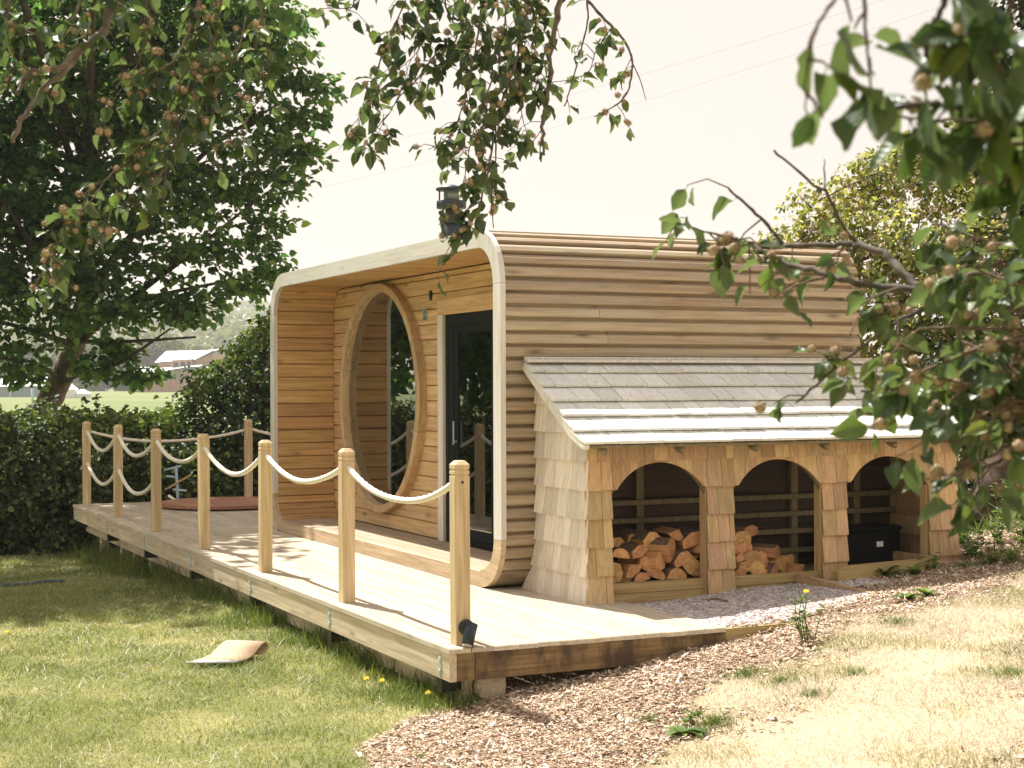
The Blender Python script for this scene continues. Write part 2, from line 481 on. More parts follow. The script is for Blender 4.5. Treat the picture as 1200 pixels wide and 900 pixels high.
MT['chip'] = scatter_mat('wood_chip', [(0.0, (0.15, 0.08, 0.045)), (0.2, (0.38, 0.25, 0.15)), (0.55, (0.62, 0.47, 0.34)), (1.0, (0.80, 0.70, 0.57))])
MT['stone'] = scatter_mat('gravel_stone', [(0.0, (0.32, 0.25, 0.22)), (0.4, (0.52, 0.46, 0.43)), (0.8, (0.62, 0.58, 0.56)), (1.0, (0.75, 0.73, 0.72))])

def rope_mat():
    m, nt, out = new_mat('cream_rope')
    b = N(nt, 'ShaderNodeBsdfPrincipled'); nt.links.new(b.outputs[0], out.inputs[0])
    tc = N(nt, 'ShaderNodeTexCoord')
    nz = noise(nt, tc.outputs['Object'], 160, 4)
    nt.links.new(mixc(nt, nz, (0.72, 0.66, 0.54), (0.86, 0.81, 0.70)), b.inputs['Base Color'])
    b.inputs['Roughness'].default_value = 0.95
    bp = N(nt, 'ShaderNodeBump'); bp.inputs['Strength'].default_value = 0.6; bp.inputs['Distance'].default_value = 0.004
    nt.links.new(nz, bp.inputs['Height']); nt.links.new(bp.outputs[0], b.inputs['Normal'])
    return m
MT['rope'] = rope_mat()

def ground_mat():
    m, nt, out = new_mat('garden_ground')
    b = N(nt, 'ShaderNodeBsdfPrincipled'); nt.links.new(b.outputs[0], out.inputs[0])
    ge = N(nt, 'ShaderNodeNewGeometry'); P = ge.outputs['Position']
    a = N(nt, 'ShaderNodeAttribute'); a.attribute_name = 'zone'
    sep = N(nt, 'ShaderNodeSeparateColor'); nt.links.new(a.outputs['Color'], sep.inputs[0])
    n1 = noise(nt, P, 2.0, 5); n2 = noise(nt, P, 45, 4, 0.7); n3 = noise(nt, P, 0.05, 4)
    lawn = mixc(nt, n2, (0.09, 0.10, 0.03), (0.24, 0.25, 0.08))
    lawn = mixc(nt, ramp(nt, n1, [(0.45, 0.0), (0.7, 0.7)]), lawn, (0.38, 0.33, 0.15))
    mulch = mixc(nt, n2, (0.16, 0.10, 0.06), (0.55, 0.41, 0.29))
    dry = mixc(nt, n2, (0.34, 0.25, 0.15), (0.60, 0.49, 0.35))
    field = mixc(nt, ramp(nt, n3, [(0.3, 0.0), (0.7, 1.0)]), (0.13, 0.165, 0.065), (0.20, 0.22, 0.10))
    c = mixc(nt, sep.outputs[0], lawn, mulch)
    c = mixc(nt, sep.outputs[1], c, dry)
    c = mixc(nt, sep.outputs[2], c, field)
    nt.links.new(c, b.inputs['Base Color'])
    b.inputs['Roughness'].default_value = 0.95
    b.inputs['Specular IOR Level'].default_value = 0.1
    bp = N(nt, 'ShaderNodeBump'); bp.inputs['Strength'].default_value = 0.8; bp.inputs['Distance'].default_value = 0.02
    nt.links.new(n2, bp.inputs['Height']); nt.links.new(bp.outputs[0], b.inputs['Normal'])
    return m
MT['ground'] = ground_mat()

# ------------------------------------------------------------------ ground
DRYX = [-40, -3, -0.5, 0.13, 0.87, 1.46, 1.93, 2.5, 3.41, 4.56, 8, 40]
DRYY = [-14, -2.9, -2.1, -1.6, -1.2, -0.72, -0.52, -0.40, -0.05, 0.40, 1.3, 3]
MULY = [-60, -8, -2, -0.97, -0.49, -0.03, 0.15, 2.2]
MULX = [-8, -2.2, -1.0, -0.79, -0.73, -0.3, 0.05, 0.25]

def wob(X, Y):
    return 0.10*np.sin(X*3.1+Y*2.2) + 0.07*np.sin(X*7.3-Y*5.1+1) + 0.05*np.sin(X*13.1+Y*11.7)

def zones(X, Y):
    X = np.asarray(X, float); Y = np.asarray(Y, float)
    w = wob(X, Y)
    yb = np.interp(X, DRYX, DRYY); xb = np.interp(Y, MULY, MULX)
    right_side = sm(-0.08, 0.08, X - xb + 0.4*w)
    right_side = right_side * (1 - sm(2.3, 3.0, Y)*(1 - sm(4.2, 5.0, X)))
    dry = sm(-0.18, 0.18, yb - Y + 1.2*w) * right_side
    field = sm(26, 60, np.hypot(X, Y))
    return right_side * (1 - dry), dry, field

def grid_axis(lo, hi, step, far, grow=1.16):
    a = list(np.arange(lo, hi + 1e-6, step))
    s = step; x = a[-1]; hi_l = []
    while x < far:
        s *= grow; x += s; hi_l.append(x)
    s = step; x = a[0]; lo_l = []
    while x > -far:
        s *= grow; x -= s; lo_l.append(x)
    return np.array(lo_l[::-1] + a + hi_l)

gx = grid_axis(-7, 8, 0.11, 3000); gy = grid_axis(-5, 14, 0.13, 3000)
GX, GY = np.meshgrid(gx, gy)
GZ = gz(GX, GY)
nv = np.stack([GX.ravel(), GY.ravel(), GZ.ravel()], 1)
nx, ny = len(gx), len(gy)
ii = (np.arange(ny-1)[:, None]*nx + np.arange(nx-1)[None, :]).ravel()
ground = np_mesh('ground', nv, [np.stack([ii, ii+1, ii+nx+1, ii+nx], 1)], MT['ground'], smooth=True)
tag(ground, kind='structure')
zm, zd, zf = zones(nv[:, 0], nv[:, 1])
att = ground.data.color_attributes.new('zone', 'FLOAT_COLOR', 'POINT')
att.data.foreach_set('color', np.stack([zm, zd, zf, np.ones_like(zm)], 1).astype(np.float32).ravel())

# ------------------------------------------------------------------ deck
deck = empty('deck', (0, 0, 0))
tag(deck, 'long raised pine deck with grooved boards and bolted fascia', 'deck')
BW, GAP, TH = 0.1385, 0.006, 0.028
def board_profile(x0, x1):
    pts = [(x0, -TH), (x1, -TH), (x1, -0.002)]
    n = 9; w = (x1 - x0) / n
    for i in range(n, 0, -1):
        a = x0 + w*i
        pts += [(a - w*0.08, 0.0), (a - w*0.52, 0.0), (a - w*0.60, -0.005), (a - w*0.94, -0.005)]
    pts += [(x0, -0.002)]
    return pts
def deck_rows(i, segs):
    x0 = i*BW - 0.012; x1 = x0 + BW - GAP
    for (y0, y1) in segs:
        jitter = rnd.uniform(-0.006, 0.006)
        m = MB().prism(board_profile(x0, x1), y0 + 0.002, y1 - 0.002, 1)
        o = m.build('deck_board', MT['deck'], deck)
        o.location.z = rnd.uniform(-0.0015, 0.0015)
for i in range(0, 33):
    x = i*BW
    cuts = [[-0.012, 4.21, 8.03, 12.02], [-0.012, 2.1, 6.12, 10.1, 12.02]][i % 2]
    segs = list(zip(cuts[:-1], cuts[1:]))
    if x > 1.22:                                   # behind the cabin's front: only where the deck shows
        segs = ([(-0.012, 2.3)] if x < 1.75 else []) + [(7.5, 12.02)]
    deck_rows(i, segs)
XE = 13*BW - 0.012
def fascia(y0, y1): return MB().cbox(-0.004, 0.038, y0, y1, -0.185, -TH-0.002, 0.003)
for y0, y1 in ((0.0, 4.2), (4.204, 8.1), (8.104, 12.0)):
    fascia(y0, y1).build('fascia_board', MT['fascia'], deck)
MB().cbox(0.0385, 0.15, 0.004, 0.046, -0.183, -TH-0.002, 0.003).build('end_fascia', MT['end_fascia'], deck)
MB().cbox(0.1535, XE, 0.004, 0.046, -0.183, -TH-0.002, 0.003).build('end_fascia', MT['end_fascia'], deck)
# lower bearer set back under the fascia, joist ends, legs
for y0, y1 in ((0.10, 4.0), (4.004, 8.0), (8.004, 11.9)):
    MB().cbox(0.13, 0.175, y0, y1, -0.33, -0.19, 0.003).build('bearer', MT['fascia'], deck)
MB().cbox(1.40, 1.445, 0.10, 11.9, -0.33, -0.19, 0.003).build('bearer', MT['fascia'], deck)
for k in range(7):
    y = 0.10 + 1.94*k
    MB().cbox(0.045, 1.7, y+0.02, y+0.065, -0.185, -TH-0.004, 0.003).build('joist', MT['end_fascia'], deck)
    MB().cbox(0.012, 0.128, y+0.05, y+0.13, -0.268, -0.192, 0.006).build('joist_shoe', MT['black'], deck)
    for zz in (-0.072, -0.138):
        b = MB().cbox(-0.0075, -0.0045, y+0.015, y+0.052, zz-0.026, zz+0.026, 0.001)
        pl = b.build('bolt_plate', MT['zinc'], deck)
        MB().prism([(y+0.0335+0.009*math.cos(t*math.pi/3), zz+0.009*math.sin(t*math.pi/3)) for t in range(6)], -0.014, -0.0078, 0).build('bolt', MT['white'], pl)
for y in (0.17, 1.55, 2.55, 4.6, 6.9, 8.55, 9.35, 10.05, 11.3):
    for x in (0.20, 1.30):
        zb = gzf(x, y) - 0.05
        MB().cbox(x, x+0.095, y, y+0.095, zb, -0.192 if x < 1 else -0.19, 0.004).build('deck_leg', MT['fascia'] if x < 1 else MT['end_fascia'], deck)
# diagonal stub at the near corner
MB().prism([(0.19, -0.187), (0.36, -0.187), (0.36, -0.33), (0.30, -0.37), (0.18, -0.27)], 0.055, 0.10, 1).build('corner_stub', MT['fascia'], deck)
# far-end fascia
MB().cbox(0.04, 4.55, 11.95, 11.99, -0.185, -TH-0.002, 0.003).build('end_fascia', MT['end_fascia'], deck)

# ------------------------------------------------------------------ railing posts and ropes
PH = 1.03
def post_mesh():
    m = MB(); w = 0.045; c = 0.005
    def ring(r, z, ch):
        return [(-r+ch,-r,z),(r-ch,-r,z),(r,-r+ch,z),(r,r-ch,z),(r-ch,r,z),(-r+ch,r,z),(-r,r-ch,z),(-r,-r+ch,z)]
    prof = [(w, 0.0), (w, PH-0.088), (w-0.005, PH-0.084), (w-0.005, PH-0.079), (w, PH-0.075), (w, PH-0.058), (w-0.005, PH-0.054), (w-0.005, PH-0.049), (w, PH-0.045), (w, PH-0.022), (w-0.020, PH)]
    b = []
    for (r, z) in prof: b += ring(r, z, c)
    fs = [tuple(range(8))[::-1], tuple(range(len(b)-8, len(b)))]
    for i in range(len(prof)-1):
        for k in range(8):
            fs.append((i*8+k, i*8+(k+1) % 8, (i+1)*8+(k+1) % 8, (i+1)*8+k))
    m.add(b, fs)
    return m.mesh('railing_post', MT['post'])
pm = post_mesh()
ord_ = ['first', 'second', 'third', 'fourth', 'fifth', 'sixth', 'seventh']
post_xy = [(0.115, 0.125 + 1.94*k) for k in range(7)] + [(2.14, 11.75), (4.1, 11.75)]
lab = ['nearest square pine post at the deck corner with black spotlight at its foot',
       'second square pine post from the spotlight corner of the deck',
       'third square pine post from the spotlight corner, left of the porch opening',
       'fourth square pine post along the front edge of the deck',
       'fifth square pine post along the front edge, where the lower rope begins',
       'sixth square pine post, last but one before the far deck corner',
       'farthest square pine post at the left deck corner by the hedge',
       'lone pine post at the back edge of the deck by the round lid',
       'pine post at the back edge of the deck behind the cabin']
for (x, y), l in zip(post_xy[:8], lab):
    o = link(bpy.data.objects.new('railing_post', pm))
    o.location = (x, y, 0.0005); o.rotation_euler = (rnd.uniform(-.004, .004), rnd.uniform(-.004, .004), rnd.uniform(-.02, .02))
    tag(o, l, 'post', 'square posts carrying the rope railing')
    if x < 1:
        ring_ = MB().prism([(0.0085*math.cos(a*math.pi/5), 0.91+0.0085*math.sin(a*math.pi/5)) for a in range(10)], -0.0458, -0.0448, 1)
        ring_.build('rope_hole', MT['dark'], o)

def rope(p0, p1, sag, name_label, r=0.0195):
    p0 = Vector(p0); p1 = Vector(p1); n = 46
    L = (p1-p0).length
    m = MB(); K = 9
    pts = []
    for i in range(n+1):
        t = i/n
        p = p0.lerp(p1, t); p.z -= sag*4*t*(1-t) + 0.004*math.sin(t*9+p0.y)
        pts.append(p)
    s = 0
    for i, p in enumerate(pts):
        tg = (pts[min(i+1, n)] - pts[max(i-1, 0)]).normalized()
        a = Vector((0, 0, 1)).cross(tg).normalized(); b = tg.cross(a)
        if i: s += (p - pts[i-1]).length
        for k in range(K):
            th = 2*math.pi*k/K
            rr = r*(1 + 0.16*math.cos(3*(th - s/r*0.55)))
            m.v.append(tuple(p + (a*math.cos(th) + b*math.sin(th))*rr))
    for i in range(n):
        for k in range(K):
            m.f.append((i*K+k, i*K+(k+1) % K, (i+1)*K+(k+1) % K, (i+1)*K+k))
    m.f.append(tuple(range(K))); m.f.append(tuple(n*K+k for k in range(K)))
    return tag(m.build('rope', MT['rope'], None, True), name_label, 'rope', 'rope swags of the deck railing')
names = ['the spotlight post and the second post', 'the second and third posts', 'the third and fourth posts', 'the fourth and fifth posts', 'the fifth and sixth posts', 'the sixth post and far left corner post']
sags = [0.165, 0.15, 0.19, 0.17, 0.19, 0.20]
for k in range(6):
    y0 = post_xy[k][1] + 0.045; y1 = post_xy[k+1][1] - 0.045
    rope((0.115, y0, 0.915), (0.115, y1, 0.905), sags[k], 'cream rope swag, upper one, between ' + names[k])
for k in (4, 5):
    y0 = post_xy[k][1] + 0.045; y1 = post_xy[k+1][1] - 0.045
    rope((0.115, y0, 0.52), (0.115, y1, 0.52), 0.20, 'cream rope swag, lower one, between ' + names[k])
rope((0.16, 11.75, 0.90), (2.095, 11.75, 0.90), 0.13, 'greyish rope along the back edge from corner post to lone post', 0.017)
rope((2.185, 11.75, 0.90), (4.06, 11.75, 0.88), 0.13, 'greyish rope along the back edge running behind the cabin', 0.017)

# spotlight on the foot of the nearest post
sp = empty('spotlight', (0.128, 0.078, 0.07))
tag(sp, 'small black tube spotlight on the foot of the nearest deck post', 'spotlight')
MB().tube([(0.0, 0.0, 0.03), (0.0, -0.022, 0.03)], [0.046, 0.044], 20).build('mount', MT['black'], sp, True)
MB().tube([(0.0, -0.020, 0.03), (0.0, -0.045, 0.022)], 0.012, 10).build('arm', MT['black'], sp, True)
MB().tube([(0.015, -0.050, 0.055), (-0.030, -0.085, -0.055)], [0.034, 0.034], 20).build('lamp_tube', MT['flue'], sp, True)
MB().tube([(-0.0305, -0.0854, -0.0562), (-0.0312, -0.0860, -0.058)], 0.029, 20).build('lens', MT['lens'], sp)

# round lid on the far part of the deck
lid = empty('round_lid', (1.62, 10.85, 0.0))
tag(lid, 'low round reddish wooden lid lying on the far deck', 'lid')
R_ = 0.82
nb = 9
for i in range(nb):
    x0 = -R_ + 2*R_*i/nb + 0.002; x1 = -R_ + 2*R_*(i+1)/nb - 0.002
    up_ = []; dn = []
    for j in range(7):
        x = x0 + (x1-x0)*j/6
        h = math.sqrt(max(0, R_*R_-x*x)); up_.append((x, h)); dn.append((x, -h))
    MB().prism(dn + up_[::-1], 0.022, 0.058, 2).build('lid_board', MT['lid'], lid)
for y in (-0.35, 0.35):
    MB().box(-0.7, 0.7, y-0.04, y+0.04, 0.001, 0.0215).build('batten', MT['dark'], lid)

# ------------------------------------------------------------------ cabin
cabin = empty('timber_cabin', (1.24, 2.0, 0))
cabin.location = (0, 0, 0)
tag(cabin, 'rounded timber garden cabin with round window, porch recess and lapped boards', 'cabin')
CY0, CY1, CZ0, CZ1 = 2.02, 7.66, 0.006, 2.57
RTOP, RBOT = 0.40, 0.36
XF, XB = 1.24, 4.33
XW = 1.87                      # front wall plane

def rr_half(off=0.0):
    """points and outward normals from the floor's middle, up the near side to the roof's middle"""
    y0 = CY0 + off; z0 = CZ0 + off; z1 = CZ1 - off; rt = RTOP - off; rb = RBOT - off; ym = (CY0+CY1)/2
    P_ = []
    for t in np.linspace(0, 1, 30): P_.append((ym + (y0+rb-ym)*t, z0, 0, -1))
    for a in np.linspace(0, math.pi/2, 14)[1:]: P_.append((y0+rb-rb*math.sin(a), z0+rb-rb*math.cos(a), -math.sin(a), -math.cos(a)))
    for t in np.linspace(0, 1, 30)[1:]: P_.append((y0, z0+rb+(z1-rt-z0-rb)*t, -1, 0))
    for a in np.linspace(0, math.pi/2, 14)[1:]: P_.append((y0+rt-rt*math.cos(a), z1-rt+rt*math.sin(a), -math.cos(a), math.sin(a)))
    for t in np.linspace(0, 1, 30)[1:]: P_.append((y0+rt+(ym-y0-rt)*t, z1, 0, 1))
    return np.array(P_)

class Path:
    def __init__(self, off, mirror=False):
        p = rr_half(off)
        if mirror:
            p = p.copy(); p[:, 0] = (CY0+CY1) - p[:, 0]; p[:, 2] *= -1
        self.p = p
        d = np.hypot(np.diff(p[:, 0]), np.diff(p[:, 1]))
        self.s = np.concatenate([[0], np.cumsum(d)]); self.L = self.s[-1]
    def __call__(self, s, o=0.0):
        y, z, ny_, nz_ = [np.interp(s, self.s, self.p[:, k]) for k in range(4)]
        l = math.hypot(ny_, nz_) or 1
        return (y + ny_/l*o, z + nz_/l*o)

def lap_board(path, s0, s1, x0, x1):
    """lapped board: thick rounded lower edge standing proud of the board below"""
    p_ = s1 - s0
    prof = [path(s0, -0.040), path(s0, 0.017), path(s0+0.006, 0.025), path(s0+p_*0.40, 0.024), path(s0+p_*0.68, 0.016), path(s0+p_*0.78, 0.004), path(s0+p_*0.82, -0.016), path(s1+0.012, -0.024), path(s1+0.012, -0.040)]
    return MB().prism(prof, x0, x1, 0)
PITCHB = 0.0945
for mir in (False, True):
    path = Path(0.022, mir)
    s_floor = path.s[29]                   # where the bottom curve begins
    s = s_floor + 0.02
    while s < path.L - 0.02:
        step = PITCHB if s < s_floor + 2.9 else 0.13
        e = min(s + step, path.L)
        x0, x1 = XF + 0.036, XB + rnd.uniform(-0.004, 0.004)
        cuts = [x0, x1]
        if rnd.random() < 0.45: cuts = [x0, rnd.uniform(2.0, 3.9), x1]      # some rows have a butt joint
        for xa, xb in zip(cuts[:-1], cuts[1:]):
            o = lap_board(path, s, e - 0.002, xa + (0.0015 if xa > x0 else 0), xb - (0.0015 if xb < x1 else 0)).build('cladding_board', MT['clad'], cabin)
            o.location = (0, rnd.uniform(-0.0015, 0.0015), rnd.uniform(-0.0015, 0.0015))
        s += step
# floor pan and back wall of the shell
MB().box(XF+0.04, XB-0.01, CY0+0.38, CY1-0.38, 0.012, 0.05).build('floor_pan', MT['room'], cabin)
bw = rr_half(0.03); poly = [(y, z) for y, z, _, _ in bw] + [((CY0+CY1)-y, z) for y, z, _, _ in bw[::-1]][1:-1]
MB().prism(poly, XB-0.06, XB-0.012, 0).build('back_wall', MT['clad'], cabin)

# pale frame round the porch mouth, in pieces
FWD = 0.128
outer = Path(-0.006); inner = Path(FWD - 0.006)
def frac_pts(path, a, b, n):
    return [path(path.s[int(a)] + (path.s[int(b)]-path.s[int(a)])*t) for t in np.linspace(0, 1, n)]
# index stops of rr_half: 0..29 floor, 29..42 low curve, 42..71 side, 71..84 top curve, 84..113 roof
STOPS = [(0, 29, 'bottom'), (29, 42, 'curve'), (42, 71, 'side'), (71, 84, 'curve'), (84, 100, 'top'), (100, 113, 'top')]
for mir in (False, True):
    po = Path(-0.006, mir); pi_ = Path(FWD - 0.006, mir)
    for a, b, kind in STOPS:
        n = 12 if kind == 'curve' else 2
        A = frac_pts(po, a, b, n); B = frac_pts(pi_, a, b, n)
        if kind == 'bottom': B = [(y, min(z, 0.113)) for y, z in B]
        g = 0.0012
        mb = MB().prism(A + B[::-1], XF-0.006, XF+0.034, 0)
        mat = MT['ring_floor'] if kind == 'bottom' or (kind == 'curve' and a == 29) else MT['ring_h' if kind == 'top' else 'ring']
        o = mb.build('frame_piece', mat, cabin)
        # thin saw joints between the pieces: each piece a hair shorter
        me = o.data
        c = np.array([v.co[:] for v in me.vertices]); mid = c.mean(0)
        ext = np.maximum(c.max(0)-c.min(0), 1e-6)
        for v in me.vertices:
            for k in (1, 2):
                if ext[k] > 0.2: v.co[k] = mid[k] + (v.co[k]-mid[k])*(1 - 2*g/ext[k])

# porch lining: boards follow the rounded section, run front to back
for mir in (False, True):
    path = Path(FWD - 0.002, mir)
    s = path.s[29] - 0.02; i = 0
    while s < path.L - 0.01:
        step = 0.134
        if path.s[29] < s + 0.02 < path.s[42] - 0.02: step = 0.075
        e = min(s + step, path.L)
        n = 4
        front = [path(s + 0.0015 + (e-s-0.003)*t, 0.0) for t in np.linspace(0, 1, n)]
        v_ = 0.014
        front = [path(s+0.0015, v_)] + [path(s + 0.007 + (e-s-0.014)*t, 0.0) for t in np.linspace(0, 1, n)] + [path(e-0.0015, v_)]
        back = [path(e-0.0015, 0.022), path(s+0.0015, 0.022)]
        MB().prism(front + back, XF+0.036, XW-0.002, 0).build('lining_board', MT['lining'], cabin)
        s += step; i += 1

# porch floor: narrow grooved boards along the front
fx = XF + 0.036
while fx < XW - 0.02:
    x1 = min(fx + 0.0895, XW - 0.003)
    pts = [(fx, 0.085), (x1, 0.085), (x1, 0.108)]
    n = 4; w = (x1-fx)/n
    for i in range(n, 0, -1):
        a = fx + w*i
        pts += [(a-w*0.1, 0.112), (a-w*0.75, 0.112), (a-w*0.8, 0.106), (a-w*0.95, 0.106)]
    MB().prism(pts, CY0+0.16, CY1-0.16, 1).build('floor_board', MT['floor'], cabin)
    fx = x1 + 0.004

# front wall with round window and door opening
WCY, WCZ, WR = 6.05, 1.335, 1.085
DY0, DY1, DZ0, DZ1 = 2.72, 4.55, 0.113, 2.06
inner_path = Path(FWD, False)
def wall_y_limits(z):
    """rounded porch section: how far the wall reaches at height z"""
    off = FWD + 0.0
    y0 = CY0 + off; rt = RTOP - off; rb = RBOT - off; z1 = CZ1 - off; z0 = CZ0 + off
    ya = y0
    if z > z1 - rt: ya = y0 + rt - math.sqrt(max(0, rt*rt - (z-(z1-rt))**2))
    if z < z0 + rb: ya = y0 + rb - math.sqrt(max(0, rb*rb - (z-(z0+rb))**2))
    return ya, (CY0+CY1) - ya
zb = 0.113
while zb < CZ1 - FWD - 0.004:
    zt = min(zb + 0.134, CZ1 - FWD - 0.001)
    za, zz = zb + 0.0015, zt - 0.0015
    zs = np.linspace(za, zz, 6)
    lo = [wall_y_limits(z)[0] for z in zs]; hi = [wall_y_limits(z)[1] for z in zs]
    hit = [max(0, WR*WR*0.985 - (z-WCZ)**2) for z in zs]
    cl = [WCY - math.sqrt(h) for h in hit]; ch = [WCY + math.sqrt(h) for h in hit]
    def piece(L, H):
        if min(h-l for l, h in zip(L, H)) < -0.001 or max(h-l for l, h in zip(L, H)) < 0.02: return
        pl = [(y, z) for y, z in zip(L, zs)] + [(y, z) for y, z in zip(H[::-1], zs[::-1])]
        # v-joint: front face a little smaller than the back
        n = len(pl); m = MB(); cz = (za+zz)/2
        fr = [(XW, y, z + (0.007 if z <= za+1e-6 else (-0.007 if z >= zz-1e-6 else 0))) for y, z in pl]
        md = [(XW+0.013, y, z) for y, z in pl]; bk = [(XW+0.022, y, z) for y, z in pl]
        m.add(fr + md + bk, [tuple(range(n)), tuple(range(2*n, 3*n))[::-1]] + [(i, (i+1) % n, n+(i+1) % n, n+i) for i in range(n)] + [(n+i, n+(i+1) % n, 2*n+(i+1) % n, 2*n+i) for i in range(n)])
        m.build('wall_board', MT['wall'], cabin)
    has_win = max(hit) > 0
    door = za < DZ1 + 0.04
    left_of_window = (ch if has_win else None)
    if has_win:
        piece(ch, hi)
        right_hi = cl
    else:
        right_hi = hi
    if door:
        piece([DY1+0.001]*6, right_hi)
        piece(lo, [DY0-0.001]*6)
    else:
        piece(lo, right_hi)
    zb = zt
# short board above the door head
MB().cbox(XW-0.020, XW+0.02, DY0-0.13, DY1+0.135, DZ1+0.001, DZ1+0.138, 0.004).build('door_lintel', MT['wall'], cabin)
MB().cbox(XW-0.026, XW+0.02, DY1+0.002, DY1+0.115, DZ0, DZ1, 0.004).build('door_trim', MT['ring'], cabin)
MB().cbox(XW-0.026, XW+0.02, DY0-0.115, DY0-0.002, DZ0, DZ1, 0.004).build('door_trim', MT['ring'], cabin)

# window: ring in segments, pane
window = MB()
win = bpy.data.objects.new('round_window', None); link(win, cabin)
NSEG = 8
for k in range(NSEG):
    a0 = 2*math.pi*(k+0.35)/NSEG + 0.002; a1 = 2*math.pi*(k+1.35)/NSEG - 0.002
    m = MB(); n = 9; ri, ro = WR-0.078, WR
    prof = [(ri, XW-0.075), (ri+0.008, XW-0.085), (ro-0.008, XW-0.085), (ro, XW-0.075), (ro, XW+0.024), (ri, XW+0.10)]
    for i in range(n):
        a = a0 + (a1-a0)*i/(n-1)
        for r, x in prof: m.v.append((x, WCY + r*math.cos(a), WCZ + r*math.sin(a)))
    q = len(prof)
    for i in range(n-1):
        for j in range(q): m.f.append((i*q+j, i*q+(j+1) % q, (i+1)*q+(j+1) % q, (i+1)*q+j))
    m.f.append(tuple(range(q))); m.f.append(tuple((n-1)*q+j for j in range(q)))
    m.build('ring_segment', MT['winring'], win)
ri = WR - 0.079
pane = MB().prism([(WCY + ri*math.cos(2*math.pi*i/64), WCZ + ri*math.sin(2*math.pi*i/64)) for i in range(64)], XW-0.005, XW-0.001, 0)
pane.build('pane', MT['glass'], win)

# door: dark aluminium sliding door, two panes
door = bpy.data.objects.new('sliding_door', None); link(door, cabin)
def dbox(y0, y1, z0, z1, x0=XW+0.002, x1=XW+0.06, nm='door_frame', mat='aluminium'):
    return MB().cbox(x0, x1, y0, y1, z0, z1, 0.003).build(nm, MT[mat], door)
dbox(DY1-0.062, DY1-0.001, DZ0+0.001, DZ1-0.001, nm='jamb')
dbox(DY1-0.17, DY1-0.0635, DZ0+0.051, DZ1-0.096, XW+0.006, XW+0.056, nm='fixed_stile')
dbox(DY0+0.001, DY0+0.06, DZ0+0.001, DZ1-0.001, nm='jamb')
dbox(DY0+0.061, DY1-0.063, DZ1-0.095, DZ1-0.001, nm='head')
dbox(DY0+0.061, DY1-0.063, DZ0+0.001, DZ0+0.05, nm='threshold')
ym_ = 3.58
for (y0, y1, xo) in ((ym_-0.03, DY1-0.172, 0.012), (DY0+0.062, ym_+0.03, 0.034)):
    xa, xb = XW+xo, XW+xo+0.02
    dbox(y1-0.085, y1, DZ0+0.052, DZ1-0.097, xa, xb, 'leaf_stile')
    dbox(y0, y0+0.07, DZ0+0.052, DZ1-0.097, xa, xb, 'leaf_stile')
    dbox(y0+0.071, y1-0.086, DZ1-0.165, DZ1-0.097, xa, xb, 'leaf_rail')
    dbox(y0+0.071, y1-0.086, DZ0+0.052, DZ0+0.14, xa, xb, 'leaf_rail')
    MB().box(xa+0.008, xa+0.012, y0+0.0715, y1-0.0865, DZ0+0.141, DZ1-0.166).build('pane', MT['doorglass'], door)
MB().cbox(XW-0.022, XW-0.010, DY1-0.225, DY1-0.210, 0.95, 1.15, 0.003).build('handle', MT['zinc'], door)
MB().cbox(XW-0.012, XW+0.012, DY1-0.222, DY1-0.213, 0.97, 0.985, 0.001).build('handle_stem', MT['zinc'], door)

# vent, small sign
MB().prism([(4.86+0.028*math.cos(2*math.pi*i/20), 2.245+0.045*math.sin(2*math.pi*i/20)) for i in range(20)], XW-0.012, XW-0.0005, 0).build('vent_cap', MT['black'], cabin, False)
sg = empty('wall_sign', (XW-0.001, 5.0, 2.08))
tag(sg, 'small grey metal plaque with dark marks beside the door lintel', 'sign')
MB().cbox(-0.006, -0.0005, -0.048, 0.048, -0.055, 0.055, 0.001).build('plate', MT['plaque'], sg)
mk = MB()
for i in range(9):                       # ring emblem
    a0 = math.radians(-60+i*30); a1 = math.radians(-60+(i+1)*30)
    mk.prism([(0.020*math.cos(a0), 0.022+0.020*math.sin(a0)), (0.020*math.cos(a1), 0.022+0.020*math.sin(a1)), (0.013*math.cos(a1), 0.022+0.013*math.sin(a1)), (0.013*math.cos(a0), 0.022+0.013*math.sin(a0))], -0.0072, -0.0062, 0)
for z in (-0.018, -0.030, -0.041):
    mk.box(-0.0072, -0.0062, -0.032, 0.030, z-0.003, z+0.003)
mk.build('engraved_marks', MT['dark'], sg)

# interior: plain lining, bench and a sauna pail behind the round window
lin = MB()
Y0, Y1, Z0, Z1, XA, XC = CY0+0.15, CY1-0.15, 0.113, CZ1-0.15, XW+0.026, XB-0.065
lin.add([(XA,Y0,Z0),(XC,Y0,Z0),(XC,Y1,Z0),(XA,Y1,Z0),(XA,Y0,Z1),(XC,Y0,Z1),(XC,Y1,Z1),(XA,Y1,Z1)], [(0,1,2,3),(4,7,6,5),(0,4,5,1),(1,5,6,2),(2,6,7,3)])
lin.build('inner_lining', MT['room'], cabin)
for i in range(4):
    MB().cbox(XB-0.75+i*0.155, XB-0.75+i*0.155+0.145, Y0+0.05, Y1-0.05, 0.50, 0.535, 0.004).build('bench_slat', MT['room'], cabin)
for y in (Y0+0.2, (Y0+Y1)/2, Y1-0.2):
    MB().cbox(XB-0.70, XB-0.10, y-0.03, y+0.03, Z0, 0.499, 0.004).build('bench_support', MT['room'], cabin)
stool = empty('stool', (2.16, 6.98, 0.113))
tag(stool, 'low wooden stool under the pail behind the round window', 'stool')
MB().cbox(-0.17, 0.17, -0.17, 0.17, 0.40, 0.43, 0.006).build('seat', MT['wall'], stool)
for sx in (-1, 1):
    for sy in (-1, 1):
        MB().cbox(sx*0.13-0.02, sx*0.13+0.02, sy*0.13-0.02, sy*0.13+0.02, 0, 0.399, 0.003).build('leg', MT['wall'], stool)
